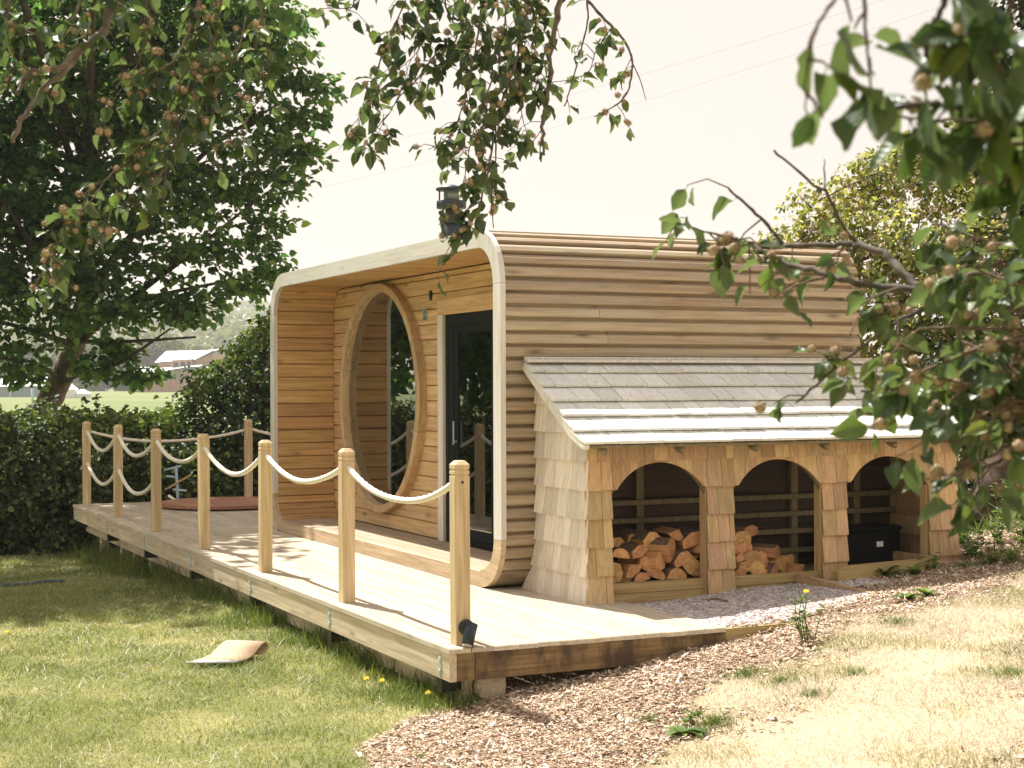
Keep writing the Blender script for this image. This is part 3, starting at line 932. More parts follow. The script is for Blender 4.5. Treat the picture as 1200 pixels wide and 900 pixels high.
pail = empty('sauna_pail', (2.16, 6.98, 0.5435))
tag(pail, 'pale pail with curved handle and ladle behind the round window', 'pail')
nst = 14
for i in range(nst):
    a0 = 2*math.pi*i/nst+0.01; a1 = 2*math.pi*(i+1)/nst-0.01
    m = MB()
    for z, r in ((0.0, 0.125), (0.27, 0.15)):
        for rr in (r, r-0.016):
            m.v += [(rr*math.cos(a0), rr*math.sin(a0), z), (rr*math.cos(a1), rr*math.sin(a1), z)]
    m.f = [(0,1,3,2),(4,6,7,5),(0,4,5,1),(2,3,7,6),(0,2,6,4),(1,5,7,3)]
    m.build('stave', MT['paleblue'], pail)
MB().prism([(0.11*math.cos(2*math.pi*i/16), 0.11*math.sin(2*math.pi*i/16)) for i in range(16)], 0.01, 0.025, 2).build('bottom', MT['fascia'], pail)
hd_ = []
for i in range(13):
    a = math.pi*i/12
    hd_.append((0.02*math.sin(a), -0.152*math.cos(a), 0.22 + 0.20*math.sin(a)))
MB().tube(hd_, 0.017, 8).build('handle', MT['rope'], pail, True)
MB().tube([(-0.02, -0.06, 0.12), (-0.06, -0.21, 0.40)], 0.014, 8).build('ladle_shaft', MT['rope'], pail, True)

# flue on the roof
fl = bpy.data.objects.new('flue', None); link(fl, cabin)
FX, FY = 2.6, 6.13
MB().tube([(FX, FY, CZ1-0.02), (FX, FY, 3.10)], 0.10, 20).build('lower_pipe', MT['flue'], fl, True)
MB().tube([(FX, FY, CZ1+0.004), (FX, FY, CZ1+0.03), (FX, FY, CZ1+0.10)], [0.19, 0.18, 0.105], 20).build('roof_collar', MT['flue'], fl, True)
MB().tube([(FX, FY, 3.02), (FX, FY, 3.025), (FX, FY, 3.10), (FX, FY, 3.105)], [0.10, 0.115, 0.115, 0.10], 20).build('collar', MT['flue'], fl, True)
MB().tube([(FX, FY, 3.10), (FX, FY, 3.17)], 0.06, 16).build('neck', MT['black'], fl, True)
MB().tube([(FX, FY, 3.165), (FX, FY, 3.17), (FX, FY, 3.24), (FX, FY, 3.242)], [0.06, 0.145, 0.145, 0.10], 24).build('cowl_base', MT['flue'], fl, True)
for k in range(4):
    a = math.pi/4 + k*math.pi/2
    MB().tube([(FX+0.125*math.cos(a), FY+0.125*math.sin(a), 3.242), (FX+0.125*math.cos(a), FY+0.125*math.sin(a), 3.345)], 0.008, 6).build('cowl_strut', MT['flue'], fl)
MB().tube([(FX, FY, 3.243), (FX, FY, 3.344)], 0.075, 16).build('cowl_core', MT['plaque'], fl, True)
MB().tube([(FX, FY, 3.345), (FX, FY, 3.365), (FX, FY, 3.40)], [0.150, 0.150, 0.03], 24).build('cowl_cap', MT['flue'], fl, True)

# ------------------------------------------------------------------ log store leaning on the cabin
def px_on_Y(px, py, Y):
    k = (px-600)/F
    # CAM + RT*r + FW*d with r = k d ; solve y = Y
    d = (Y - CAM[1]) / (RT[1]*k + FW[1])
    return at(px, py, d)

shed = empty('log_store', (0, 0, 0))
tag(shed, 'cedar shingled lean-to log store with three arched openings', 'log store')
SX0, SX1, SY = 1.51, 4.62, 1.25
ROOF = np.array([(1.995, 1.605), (1.75, 1.448), (1.5, 1.288), (1.26, 1.136), (1.15, 1.074), (1.085, 1.050)])
rl = np.concatenate([[0], np.cumsum(np.hypot(*np.diff(ROOF, axis=0).T))]); RL = rl[-1]
def roof_pt(s, o=0.0):
    y = np.interp(s, rl, ROOF[:, 0]); z = np.interp(s, rl, ROOF[:, 1])
    y2 = np.interp(s+0.03, rl, ROOF[:, 0]); z2 = np.interp(s+0.03, rl, ROOF[:, 1])
    if s + 0.03 > RL: y2, z2 = ROOF[-1]; y, z, s = np.interp(RL-0.03, rl, ROOF[:, 0]), np.interp(RL-0.03, rl, ROOF[:, 1]), s
    t = np.array([y2-y, z2-z]); t = t/np.linalg.norm(t)
    yy = np.interp(s, rl, ROOF[:, 0]); zz = np.interp(s, rl, ROOF[:, 1])
    if s > RL: yy += t[0]*(s-RL); zz += t[1]*(s-RL)
    n = (t[1], -t[0])
    if n[1] < 0: n = (-n[0], -n[1])
    return (float(yy+n[0]*o), float(zz+n[1]*o))
def roof_z(Y):
    return float(np.interp(Y, ROOF[::-1, 0], ROOF[::-1, 1]))

# roof boarding, verge boards, top trim
ss = np.linspace(0, RL-0.01, 9)
MB().prism([roof_pt(s, 0.0) for s in ss] + [roof_pt(s, -0.018) for s in ss[::-1]], SX0-0.07, SX1+0.05, 0).build('roof_boarding', MT['shedframe'], shed)
for xa, xb in ((SX0-0.105, SX0-0.0715), (SX1+0.0515, SX1+0.085)):
    ss = np.linspace(0, RL+0.005, 14)
    MB().prism([roof_pt(s, 0.012) for s in ss] + [roof_pt(s, -0.050 if s < RL*0.75 else -0.050+0.030*(s-RL*0.75)/(RL*0.25)) for s in ss[::-1]], xa, xb, 0).build('verge_board', MT['ring'], shed)
MB().cbox(SX0-0.105, SX1+0.085, 1.955, 1.992, 1.622, 1.652, 0.003).build('top_trim', MT['ring'], shed)
MB().cbox(SX0-0.105, SX1+0.085, 1.925, 1.954, 1.612, 1.632, 0.003).build('top_trim', MT['ring'], shed)
EXPO = 0.185
row = 0
sb = RL + 0.012
while sb > 0.03:
    x = SX0 - 0.11 - rnd.uniform(0, 0.05)
    if x < SX0-0.11: x = SX0-0.11
    while x < SX1 + 0.088:
        w = rnd.choice([0.10, 0.13, 0.15, 0.17, 0.20, 0.23])
        x1 = min(x + w, SX1 + 0.09)
        if x1 - x > 0.03:
            e = sb + rnd.uniform(-0.004, 0.004); s0 = max(0.0, sb - EXPO - 0.05); th = rnd.uniform(0.020, 0.030)
            st = np.linspace(s0, e, 4)
            top = [roof_pt(s, 0.004 + (s-s0)/(e-s0)*(0.020+0.62*th)) for s in st]
            bot = [roof_pt(s, 0.001 + (s-s0)/(e-s0)*0.020) for s in st[::-1]]
            MB().prism(top + bot, x+0.0025, x1-0.0025, 0).build('roof_shingle', MT['roofshingle'], shed)
        x = x1
    sb -= EXPO; row += 1
for k in range(6):
    X = 1.57 + 0.594*k
    p = [(X, 1.30, roof_z(1.30)-0.055), (X, 1.15, roof_z(1.15)-0.052), (X, 1.115, roof_z(1.115)-0.050), (X, 1.10, roof_z(1.10)-0.048)]
    MB().tube(p, [0.030, 0.030, 0.024, 0.010], 10).build('rafter_end', MT['shedframe'], shed, True)

ARCH = [(1.70, 2.44), (2.66, 3.40), (3.62, 4.355)]
def arch_z(X):
    for a, b in ARCH:
        if a <= X <= b:
            c = (a+b)/2; h = (b-a)/2; rise = 0.225
            R = (h*h + rise*rise)/(2*rise)
            return 0.925 - R + math.sqrt(max(0, R*R - (X-c)**2))
    return -9.0
COURSE = [1.515, 1.32, 1.13, 0.94, 0.75, 0.56, 0.37, 0.18, -0.03]
def front_y(z, o): return SY + 0.022*max(z, 0) - o
def shingle(poly, plane, zb, zt, mat='shingle'):
    """poly in (s,z); plane maps (s,z,outward) to a point; thick at the butt, thin at the head"""
    m = MB(); n = len(poly)
    def off(z): return 0.005 + 0.024*(1-(z-zb)/max(zt-zb, 1e-6))
    fr = [plane(s, z, off(z)) for s, z in poly]; bk = [plane(s, z, off(z)*0.35 - 0.002) for s, z in poly]
    m.add(fr + bk, [tuple(range(n)), tuple(range(n, 2*n))[::-1]] + [(i, (i+1) % n, n+(i+1) % n, n+i) for i in range(n)])
    return m.build('wall_shingle', MT[mat], shed)
def breaks(a, b, forced):
    out = [a]; x = a
    while x < b - 0.02:
        w = rnd.choice([0.07, 0.09, 0.10, 0.12, 0.13, 0.15])
        nx_ = x + w
        for f in forced:
            if x + 0.01 < f < nx_ + 0.035: nx_ = f; break
        if nx_ > b - 0.04: nx_ = b
        out.append(nx_); x = nx_
    return out
forced = sorted([v for ab in ARCH for v in ab])
for ci in range(2, len(COURSE)):
    zb = COURSE[ci]; zt = COURSE[ci-1] + 0.012
    if ci == 2: continue
    xs = breaks(SX0 - 0.012, SX1 + 0.012, forced)
    for x0, x1 in zip(xs[:-1], xs[1:]):
        xm = (x0+x1)/2
        if arch_z(xm) > zt - 0.02 and max(arch_z(x0+.001), arch_z(x1-.001)) > zt: continue
        inside = any(a-1e-6 <= xm <= b+1e-6 for a, b in ARCH)
        if inside and zt < 0.71: continue
        e = rnd.uniform(-0.003, 0.003)
        if inside:
            q = [(x, max(zb+e, arch_z(min(max(x, x0+1e-4), x1-1e-4)))) for x in np.linspace(x0+0.001, x1-0.001, 7)]
            q = [(x, min(z, zt-0.004)) for x, z in q]
        else:
            q = [(x0+0.0018, zb+e), (x1-0.0018, zb+e)]
        ztop = min(zt, 1.062)
        poly = q + [(x1-0.0018, ztop), (x0+0.0018, ztop)]
        if all(z > ztop-0.01 for _, z in q): continue
        shingle(poly, lambda s, z, o: (s, front_y(z, o), z), zb, zt)
def cab_y(z):
    if z < CZ0 + RBOT: return CY0 + RBOT - math.sqrt(max(0, RBOT**2 - (CZ0+RBOT-z)**2))
    return CY0
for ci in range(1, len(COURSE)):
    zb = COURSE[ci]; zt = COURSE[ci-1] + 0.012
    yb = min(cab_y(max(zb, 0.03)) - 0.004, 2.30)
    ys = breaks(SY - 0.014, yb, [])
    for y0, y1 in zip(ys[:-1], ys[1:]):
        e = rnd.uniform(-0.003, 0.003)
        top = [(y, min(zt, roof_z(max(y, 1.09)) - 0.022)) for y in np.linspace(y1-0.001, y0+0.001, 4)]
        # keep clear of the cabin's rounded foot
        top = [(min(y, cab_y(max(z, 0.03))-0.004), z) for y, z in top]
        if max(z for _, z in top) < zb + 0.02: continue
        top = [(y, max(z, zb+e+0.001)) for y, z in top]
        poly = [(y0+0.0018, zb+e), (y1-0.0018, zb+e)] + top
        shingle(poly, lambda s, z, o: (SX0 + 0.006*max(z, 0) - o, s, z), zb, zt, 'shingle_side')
# backing behind the side shingles and the far end wall
MB().prism([(SY+0.02, -0.1), (2.25, -0.1), (2.25, 0.0), (2.10, 0.12), (1.995, 0.4), (1.995, 1.57), (1.5, 1.20), (1.30, 1.08), (SY+0.02, 1.05)], SX0+0.006, SX0+0.024, 0).build('side_boarding', MT['shedframe'], shed)
MB().prism([(SY+0.02, -0.1), (1.995, -0.1), (1.995, 1.57), (1.5, 1.20), (1.30, 1.08), (SY+0.02, 1.05)], SX1-0.024, SX1-0.004, 0).build('end_wall', MT['shingle'], shed)
for k in range(5):
    MB().cbox(SX1-0.05, SX1-0.026, SY+0.06, 1.97, 0.10+0.19*k, 0.10+0.19*k+0.15, 0.004).build('end_board', MT['shingle'], shed)
for k in range(9):  # added boards close the gap and carry the bays' shade in their colour
    MB().cbox(SX0+0.03, SX1-0.027, 1.976, 1.990, -0.05+0.172*k, -0.05+0.172*k+0.1716, 0.0015).build('shade_back_board', MT['shadeboard'], shed)
# pillars, spandrels over the arches, head plate
pill = [(SX0+0.025, ARCH[0][0]), (ARCH[0][1], ARCH[1][0]), (ARCH[1][1], ARCH[2][0]), (ARCH[2][1], SX1-0.026)]
for a, b in pill:
    MB().cbox(a, b, SY+0.022, SY+0.10, -0.12, 1.035, 0.003).build('pillar_post', MT['shingle'], shed)
for a, b in ARCH:
    xs = np.linspace(a+0.0005, b-0.0005, 17)
    MB().prism([(x, arch_z(x)+0.002) for x in xs] + [(b-0.0005, 1.03), (a+0.0005, 1.03)], SY+0.028, SY+0.055, 1).build('arch_board', MT['shedframe'], shed)
for i, (a, b) in enumerate(ARCH[:2]):
    z = -0.02
    for k in range(2):
        MB().cbox(a+0.001, b-0.001, SY+0.03-0.006*k, SY+0.075, z, z+0.068, 0.003).build('sill_board', MT['sill'], shed)
        z += 0.0695
MB().cbox(ARCH[2][0]+0.001, ARCH[2][1]-0.001, SY+0.03, SY+0.075, 0.02, 0.09, 0.003).build('sill_board', MT['sill'], shed)
for X in (1.60, 2.30, 2.98, 3.64, 4.22):
    MB().cbox(X-0.03, X+0.03, 1.925, 1.972, -0.05, 1.52, 0.003).build('stud', MT['shedframe'], shed)
for z in (0.20, 0.345, 0.475, 0.605):
    MB().cbox(SX0+0.03, SX1-0.06, 1.89, 1.9235, z-0.019, z+0.019, 0.003).build('rail', MT['shedframe'], shed)
for k in range(6):
    MB().cbox(SX0+0.03, SX1-0.06, SY+0.11+0.10*k, SY+0.11+0.10*k+0.085, 0.055, 0.08, 0.003).build('floor_slat', MT['shedframe'], shed)

# split logs
def log_mesh(kind, r, L, g):
    """kind: quarter, half, slab, block; axis along +Y, split faces clean, outer face bark"""
    pts = []; bark = set()
    if kind == 'quarter':
        n = 6; pts = [(0.0, -0.25*r)]
        for i in range(n+1):
            a = math.radians(45 + 90*i/n); pts.append((r*1.25*math.cos(a), r*1.25*math.sin(a) - 0.35*r))
        bark = set(range(1, n+1))
    elif kind == 'half':
        n = 8
        for i in range(n+1):
            a = math.radians(180*i/n); pts.append((r*math.cos(a), r*0.92*math.sin(a) - 0.4*r))
        bark = set(range(0, n))
    elif kind == 'slab':
        pts = [(-r, -0.42*r), (0.2*r, -0.6*r), (r, -0.25*r), (0.85*r, 0.35*r), (0.1*r, 0.6*r), (-0.9*r, 0.3*r)]; bark = {3, 4}
    else:
        pts = [(-0.8*r, -0.7*r), (0.1*r, -0.8*r), (0.85*r, -0.55*r), (0.9*r, 0.35*r), (0.3*r, 0.75*r), (-0.6*r, 0.65*r), (-0.95*r, 0.1*r)]; bark = {4}
    pts = [(x*g.uniform(.9, 1.1), z*g.uniform(.9, 1.1)) for x, z in pts]
    n = len(pts); V = []; FS = []; mi = []
    secs = 4
    for s in range(secs):
        t = s/(secs-1); k = 1 + g.uniform(-.05, .05); tl = 0.04*r*math.sin(3*t)
        for i, (x, z) in enumerate(pts):
            V.append((x*k + tl, L*t + (g.uniform(-.05, .05)*r if s in (0, secs-1) else 0), z*k))
    for s in range(secs-1):
        for i in range(n):
            FS.append((s*n+i, s*n+(i+1) % n, (s+1)*n+(i+1) % n, (s+1)*n+i)); mi.append(1 if i in bark else 0)
    FS.append(tuple(range(n))[::-1]); mi.append(0)
    FS.append(tuple((secs-1)*n+i for i in range(n))); mi.append(0)
    me = bpy.data.meshes.new('split_log')
    me.from_pydata(V, [], FS)
    me.materials.append(MT['logface']); me.materials.append(MT['bark'])
    me.polygons.foreach_set('material_index', mi)
    import bmesh
    bm = bmesh.new(); bm.from_mesh(me); bmesh.ops.recalc_face_normals(bm, faces=bm.faces); bm.to_mesh(me); bm.free()
    return me
def log(px, py, kind, r, roll, yaw, Yp, label, L=0.30, pitch=0.0, group='split logs in the first arch'):
    p = px_on_Y(px, py, Yp)
    o = link(bpy.data.objects.new('split_log', log_mesh(kind, r*1.42, L, rnd)))
    o.location = p
    o.rotation_euler = (math.radians(pitch), math.radians(roll), math.radians(yaw))
    return tag(o, label, 'log', group)
A1 = 'in the heap under the first arch'
logs1 = [
 (727, 649, 'half', .052, 8, -6, 1.36, 'tan half-round log at left edge, second layer, first arch heap'),
 (739, 664, 'quarter', .058, 150, 4, 1.35, 'large tan quarter log low on the left of the first arch heap'),
 (721, 671, 'block', .052, 75, 8, 1.35, 'orange log partly hidden by the left jamb of the first arch'),
 (749, 646, 'slab', .050, -18, 12, 1.40, 'tan slab resting on top of the large quarter log, first arch'),
 (758, 661, 'block', .044, 30, -8, 1.37, 'small squarish log in the centre of the first arch heap'),
 (751, 677, 'half', .050, -12, 5, 1.345, 'orange half log on the sill board, left of centre, first arch'),
 (732, 680, 'slab', .036, 20, -15, 1.39, 'small dark log in the gap beside the left jamb, first arch'),
 (768, 672, 'half', .054, 18, -10, 1.36, 'orange half log leaning in the middle bottom of first arch heap'),
 (774, 657, 'block', .060, 12, 30, 1.37, 'long pale log lying askew in the middle of first arch heap'),
 (786, 644, 'block', .066, -25, 38, 1.39, 'biggest log, lying slantwise near the top of first arch heap'),
 (793, 673, 'half', .060, 4, 2, 1.345, 'wide orange half-round log at the bottom right of first arch heap'),
 (762, 632, 'slab', .056, -22, 10, 1.46, 'orange wedge at the upper left of the first arch heap'),
 (794, 623, 'quarter', .052, 200, -8, 1.46, 'pale topmost log crowning the first arch heap'),
 (811, 632, 'slab', .058, -28, -12, 1.41, 'pale wedge-shaped log at upper right of the first arch heap'),
 (820, 647, 'quarter', .046, 60, 6, 1.38, 'pale triangular log against the right jamb of first arch'),
 (799, 655, 'slab', .050, -35, -8, 1.37, 'orange slab right of centre in the first arch heap'),
 (811, 663, 'block', .052, 40, -5, 1.375, 'brown log low on the right of the first arch heap'),
 (821, 672, 'slab', .042, 25, 10, 1.37, 'dark small log in the bottom right corner, first arch'),
 (724, 637, 'slab', .055, 12, 20, 1.56, 'dark log at the back left of first arch heap'),
 (745, 634, 'block', .055, 0, -10, 1.58, 'dark log behind the orange wedge, first arch heap'),
 (810, 645, 'block', .055, 10, 10, 1.56, 'dark log behind the pale wedges, first arch heap'),
 (770, 647, 'block', .06, 30, 0, 1.60, 'shaded log deep in the middle of the first arch heap'),
]
for l in logs1: log(*l)
G2 = 'split logs in the second arch'
logs2 = [
 (870, 632, 'block', .060, 8, 8, 1.42, 'large block on top of the left stack, second arch'),
 (870, 643, 'slab', .056, 3, -4, 1.40, 'thin flat log under the large block, second arch'),
 (863, 655, 'quarter', .042, 100, 5, 1.38, 'orange log at the left jamb of the second arch'),
 (878, 652, 'slab', .050, -15, -8, 1.38, 'tan slab in the left middle of the second arch pile'),
 (874, 663, 'slab', .048, 5, 10, 1.36, 'reddish flat log low in the second arch pile'),
 (887, 667, 'block', .048, 45, -6, 1.355, 'squarish log at the bottom front of the second arch pile'),
 (893, 655, 'block', .050, 30, 15, 1.40, 'brown block in the centre of the second arch pile'),
 (866, 672, 'slab', .040, -8, 0, 1.35, 'small dark log on the sill at left, second arch'),
 (897, 669, 'quarter', .042, 170, 8, 1.37, 'small wedge beside the bottom front block, second arch'),
 (910, 648, 'slab', .070, 8, 42, 1.44, 'long flat log lying slantwise on top, second arch'),
 (907, 668, 'slab', .046, -30, 20, 1.37, 'orange slab leaning on the sill, second arch'),
 (918, 662, 'block', .050, 20, 35, 1.40, 'brown log at the right slope of the second arch pile'),
 (936, 664, 'quarter', .050, 140, 25, 1.39, 'orange wedge at the right end of the second arch pile'),
 (926, 655, 'slab', .05, 10, 30, 1.50, 'dark log at the back right of the second arch pile'),
 (880, 622, 'slab', .05, 4, 10, 1.62, 'dark log at the back on top, second arch pile'),
]
for l in logs2: log(*l, group=G2)

# black container with a white tag in the third bay
bx = empty('storage_box', (3.78, 1.56, 0.081))
tag(bx, 'black plastic box with a white tag inside the third arch', 'box')
MB().cbox(0, 0.56, 0, 0.30, 0, 0.27, 0.015).build('box_body', MT['blackplastic'], bx)
MB().cbox(-0.012, 0.572, -0.012, 0.312, 0.271, 0.30, 0.01).build('box_lid', MT['blackplastic'], bx)
MB().cbox(0.34, 0.40, -0.003, -0.0005, 0.15, 0.19, 0.001).build('tag', MT['white'], bx)

# gravel bed, retaining boards, sleepers
gb_x = np.linspace(1.792, 3.165, 14); gb_y = np.linspace(0.02, 1.28, 10)
def bed_z(X, Y):
    return np.maximum(gz(X, Y), -0.032) + 0.010
BX, BY = np.meshgrid(gb_x, gb_y)
BY = np.maximum(BY, 0.05 + np.clip(BX-2.3, 0, 9)*0.32)
ZB = bed_z(BX, BY); ZB[0] -= 0.06; ZB[:, -1] -= 0.05
nvb = np.stack([BX.ravel(), BY.ravel(), ZB.ravel()], 1)
ib = (np.arange(9)[:, None]*14 + np.arange(13)[None, :]).ravel()
tag(np_mesh('gravel_bed', nvb, [np.stack([ib, ib+1, ib+15, ib+14], 1)], MT['stone']), kind='structure')
rb = MB().prism([(XE+0.004, -0.19), (2.42, -0.12), (2.42, -0.03), (2.2, -0.008), (XE+0.004, -0.012)], 0.004, 0.046, 1)
tag(rb.build('edging_board', MT['sill']), 'tapered timber edging board continuing the deck end beside the gravel', 'edging board')
m = MB(); 
pA = [(3.19, 1.245, 0.10), (3.20, 0.30, 0.055)]
m.add([(3.17, 1.245, -0.05), (3.21, 1.245, -0.05), (3.22, 0.28, -0.08), (3.18, 0.28, -0.08), (3.17, 1.245, 0.115), (3.21, 1.245, 0.115), (3.22, 0.28, 0.065), (3.18, 0.28, 0.065)],
      [(0,3,2,1),(4,5,6,7),(0,1,5,4),(1,2,6,5),(2,3,7,6),(3,0,4,7)])
tag(m.build('edging_board', MT['sleeper']), 'sloping timber edging board dividing gravel from bark, by second pillar', 'edging board')
sB = MB().prism([(3.40, 0.0), (4.26, 0.02), (4.26, 0.185), (3.45, 0.165), (3.40, 0.125)], 1.06, 1.13, 1)
tag(sB.build('sleeper', MT['sill']), 'short sleeper with a slanted cut end lying before the third arch', 'sleeper')
sC = MB().prism([(1.14, 0.0), (1.72, 0.0), (1.72, 0.19), (1.14, 0.19)], 4.27, 4.32, 0)
sC = sC.build('sleeper', MT['sleeper'])
tag(sC, 'grey plank standing on edge at the right of the third arch', 'sleeper')
# gravel
g = np.random.RandomState(3)
def stones(n, xs, ys, zf, smin, smax, name, mat, flat=0.65):
    oc = np.array([(1,0,0),(-1,0,0),(0,1,0),(0,-1,0),(0,0,1),(0,0,-1)], float)
    fc = np.array([(0,2,4),(2,1,4),(1,3,4),(3,0,4),(2,0,5),(1,2,5),(3,1,5),(0,3,5)])
    # chamfered octahedra: 12 points from edge thirds keep the stones blunt
    X = g.uniform(*xs, n); Y = g.uniform(*ys, n); Y = np.maximum(Y, np.where(X < 3.2, 0.06 + np.clip(X-2.3, 0, 9)*0.32 + g.exponential(0.05, n), -9))
    S = g.uniform(smin, smax, (n, 1, 1)) * (1 + 0.35*g.normal(size=(n, 1, 3)).clip(-1.2, 1.2)*0.6)
    cube = np.array([(sx, sy, sz) for sx in (-1, 1) for sy in (-1, 1) for sz in (-1, 1)], float)*0.72
    V = cube[None] * S * np.array([1, 1, flat]) + g.normal(size=(n, 8, 3))*smin*0.22
    a = g.uniform(0, 6.28, n); ca, sa = np.cos(a)[:, None], np.sin(a)[:, None]
    V = np.stack([V[..., 0]*ca - V[..., 1]*sa, V[..., 0]*sa + V[..., 1]*ca, V[..., 2]], -1)
    V += np.stack([X, Y, zf(X, Y) + S[:, 0, 2]*0.3], 1)[:, None]
    q = np.array([(0,1,3,2),(4,6,7,5),(0,4,5,1),(2,3,7,6),(0,2,6,4),(1,5,7,3)])
    Fq = (np.arange(n)[:, None, None]*8 + q[None]).reshape(-1, 4)
    return np_mesh(name, V.reshape(-1, 3), [Fq], mat)
gr = stones(10500, (1.79, 3.17), (0.05, 1.24), bed_z, 0.006, 0.015, 'gravel', MT['stone'])
tag(gr, 'pale pinkish gravel in front of the log store', 'gravel', kind='stuff')
gr2 = stones(700, (3.23, 3.60), (0.75, 1.22), lambda X, Y: gz(X, Y)+0.01, 0.006, 0.014, 'gravel', MT['stone'])
tag(gr2, 'small patch of pale gravel beyond the sloping edging board', 'gravel', kind='stuff')
for i, (px, py, L, w, yaw, lb) in enumerate(((785, 704, 0.20, 0.03, 20, 'brown strip of bark on the gravel by the deck edge'), (840, 709, 0.14, 0.015, 5, 'thin twig of bark lying on the gravel below the first pillar'))):
    p = on_ground(px, py); z = float(bed_z(p.x, p.y)) + 0.02
    m = MB()
    n = 7
    for j in range(n):
        t = j/(n-1); k = math.sin(math.pi*(0.1+0.8*t))
        for sy, dz in ((-1, 0), (0, 0.008), (1, 0)):
            m.v.append((L*(t-.5), sy*w*0.5*k + 0.012*math.sin(5*t), dz + 0.01*math.sin(4*t)))
            m.v.append((L*(t-.5), sy*w*0.5*k + 0.012*math.sin(5*t), dz - 0.006 + 0.01*math.sin(4*t)))
    for j in range(n-1):
        a = j*6; b = a+6
        m.f += [(a, a+2, b+2, b), (a+2, a+4, b+4, b+2), (a+1, b+1, b+3, a+3), (a+3, b+3, b+5, a+5), (a, b, b+1, a+1), (a+4, a+5, b+5, b+4)]
    o = m.build('bark_strip', MT['bark']); o.location = (p.x, p.y, z); o.rotation_euler = (0, 0, math.radians(yaw - 25))
    tag(o, lb, 'bark')

# ------------------------------------------------------------------ trees, hedge, shrubs
gv = np.random.RandomState(21)

def spray_leaves(C, outw, srad, thick, nl, lsize, g, droop=0.35, flat=0.75):
    """C (n,3) spray centres, outw (n,3) outward directions: flattened sprays of leaves"""
    n = len(C)
    upv = np.array([0, 0, 1.0])
    Nn = unit(upv*flat + outw*(1-flat) + g.normal(size=(n, 3))*0.22)
    T1 = unit(np.cross(Nn, rdir(n, g))); T2 = np.cross(Nn, T1)
    a = g.uniform(0, 2*np.pi, (n, nl)); r = np.sqrt(g.uniform(0, 1, (n, nl))) * (srad*g.uniform(0.6, 1.25, n))[:, None]
    rad = T1[:, None]*np.cos(a)[..., None] + T2[:, None]*np.sin(a)[..., None]
    P = C[:, None] + rad*r[..., None] + Nn[:, None]*(g.normal(size=(n, nl))*thick)[..., None] - upv*(r**2*0.125/np.maximum(srad, .05)[:, None])[..., None]
    A = rad + g.normal(size=(n, nl, 3))*0.5 - upv*droop
    NL = Nn[:, None] + g.normal(size=(n, nl, 3))*0.45
    P = P.reshape(-1, 3); A = A.reshape(-1, 3); NL = NL.reshape(-1, 3)
    L = lsize*g.uniform(0.6, 1.3, len(P)); W = L*g.uniform(0.6, 0.95, len(P))
    return leaf_arrays(P, A, NL, L, W)

def clump_points(center, rad, n, g, shell=0.5):
    d = rdir(n, g); r = g.uniform(0, 1, n)**shell
    wv = 1 + 0.18*np.sin(d[:, 0]*5+center[0]) * np.cos(d[:, 1]*4+center[2]) + 0.14*np.sin(d[:, 2]*7+center[1])
    return np.array(center) + d*(r*wv)[:, None]*np.array(rad), d

def crown(name, clumps, mat, parent, g, lsize, nl, srad, thick, dens, twigmat=None, shell=0.45, droop=0.35, flat=0.75, smallmin=8):
    VS, FS, base = [], [], 0
    tw = MB()
    for (c, rad) in clumps:
        rad = np.array(rad if hasattr(rad, '__len__') else (rad, rad, rad*0.85))
        n = max(smallmin, int(dens*np.prod(rad)**(2.2/3)))
        C, D = clump_points(c, rad, n, g, shell)
        v, f = spray_leaves(C, D, np.full(n, srad), thick, nl, lsize, g, droop, flat)
        VS.append(v); FS.append(f + base); base += len(v)
        if twigmat is not None:
            for k in range(0, n, 3):
                q = Vector(c)*0.6 + Vector(C[k])*0.4; q.z -= 0.1*rad[2]
                tw.tube([q, Vector(C[k])], [0.012, 0.004], 3, cap=False)
    o = np_mesh(name, np.concatenate(VS), [np.concatenate(FS)], mat, parent)
    if twigmat is not None:
        tw.build('twigs', twigmat, parent)['kind'] = 'stuff'
    return o

def curve_pts(pts, n=8):
    """smooth poly-line through points (Catmull-Rom)"""
    P = [Vector(p) for p in pts]
    out = []
    for i in range(len(P)-1):
        p0, p1, p2, p3 = P[max(i-1, 0)], P[i], P[i+1], P[min(i+2, len(P)-1)]
        for k in range(n):
            t = k/n
            out.append(0.5*((2*p1) + (p2-p0)*t + (2*p0-5*p1+4*p2-p3)*t*t + (3*p1-p0-3*p2+p3)*t**3))
    out.append(P[-1])
    return out

def limb(pts, r0, r1, name, mat, parent, n=7, seg=6):
    c = curve_pts(pts, seg)
    rad = [r0 + (r1-r0)*(i/(len(c)-1))**0.8 for i in range(len(c))]
    rad = [r*(1+0.06*math.sin(i*2.1)) for i, r in enumerate(rad)]
    return MB().tube(c, rad, n).build(name, mat, parent, True)

def ball(px, py, d, r): return (tuple(at(px, py, d)), r)

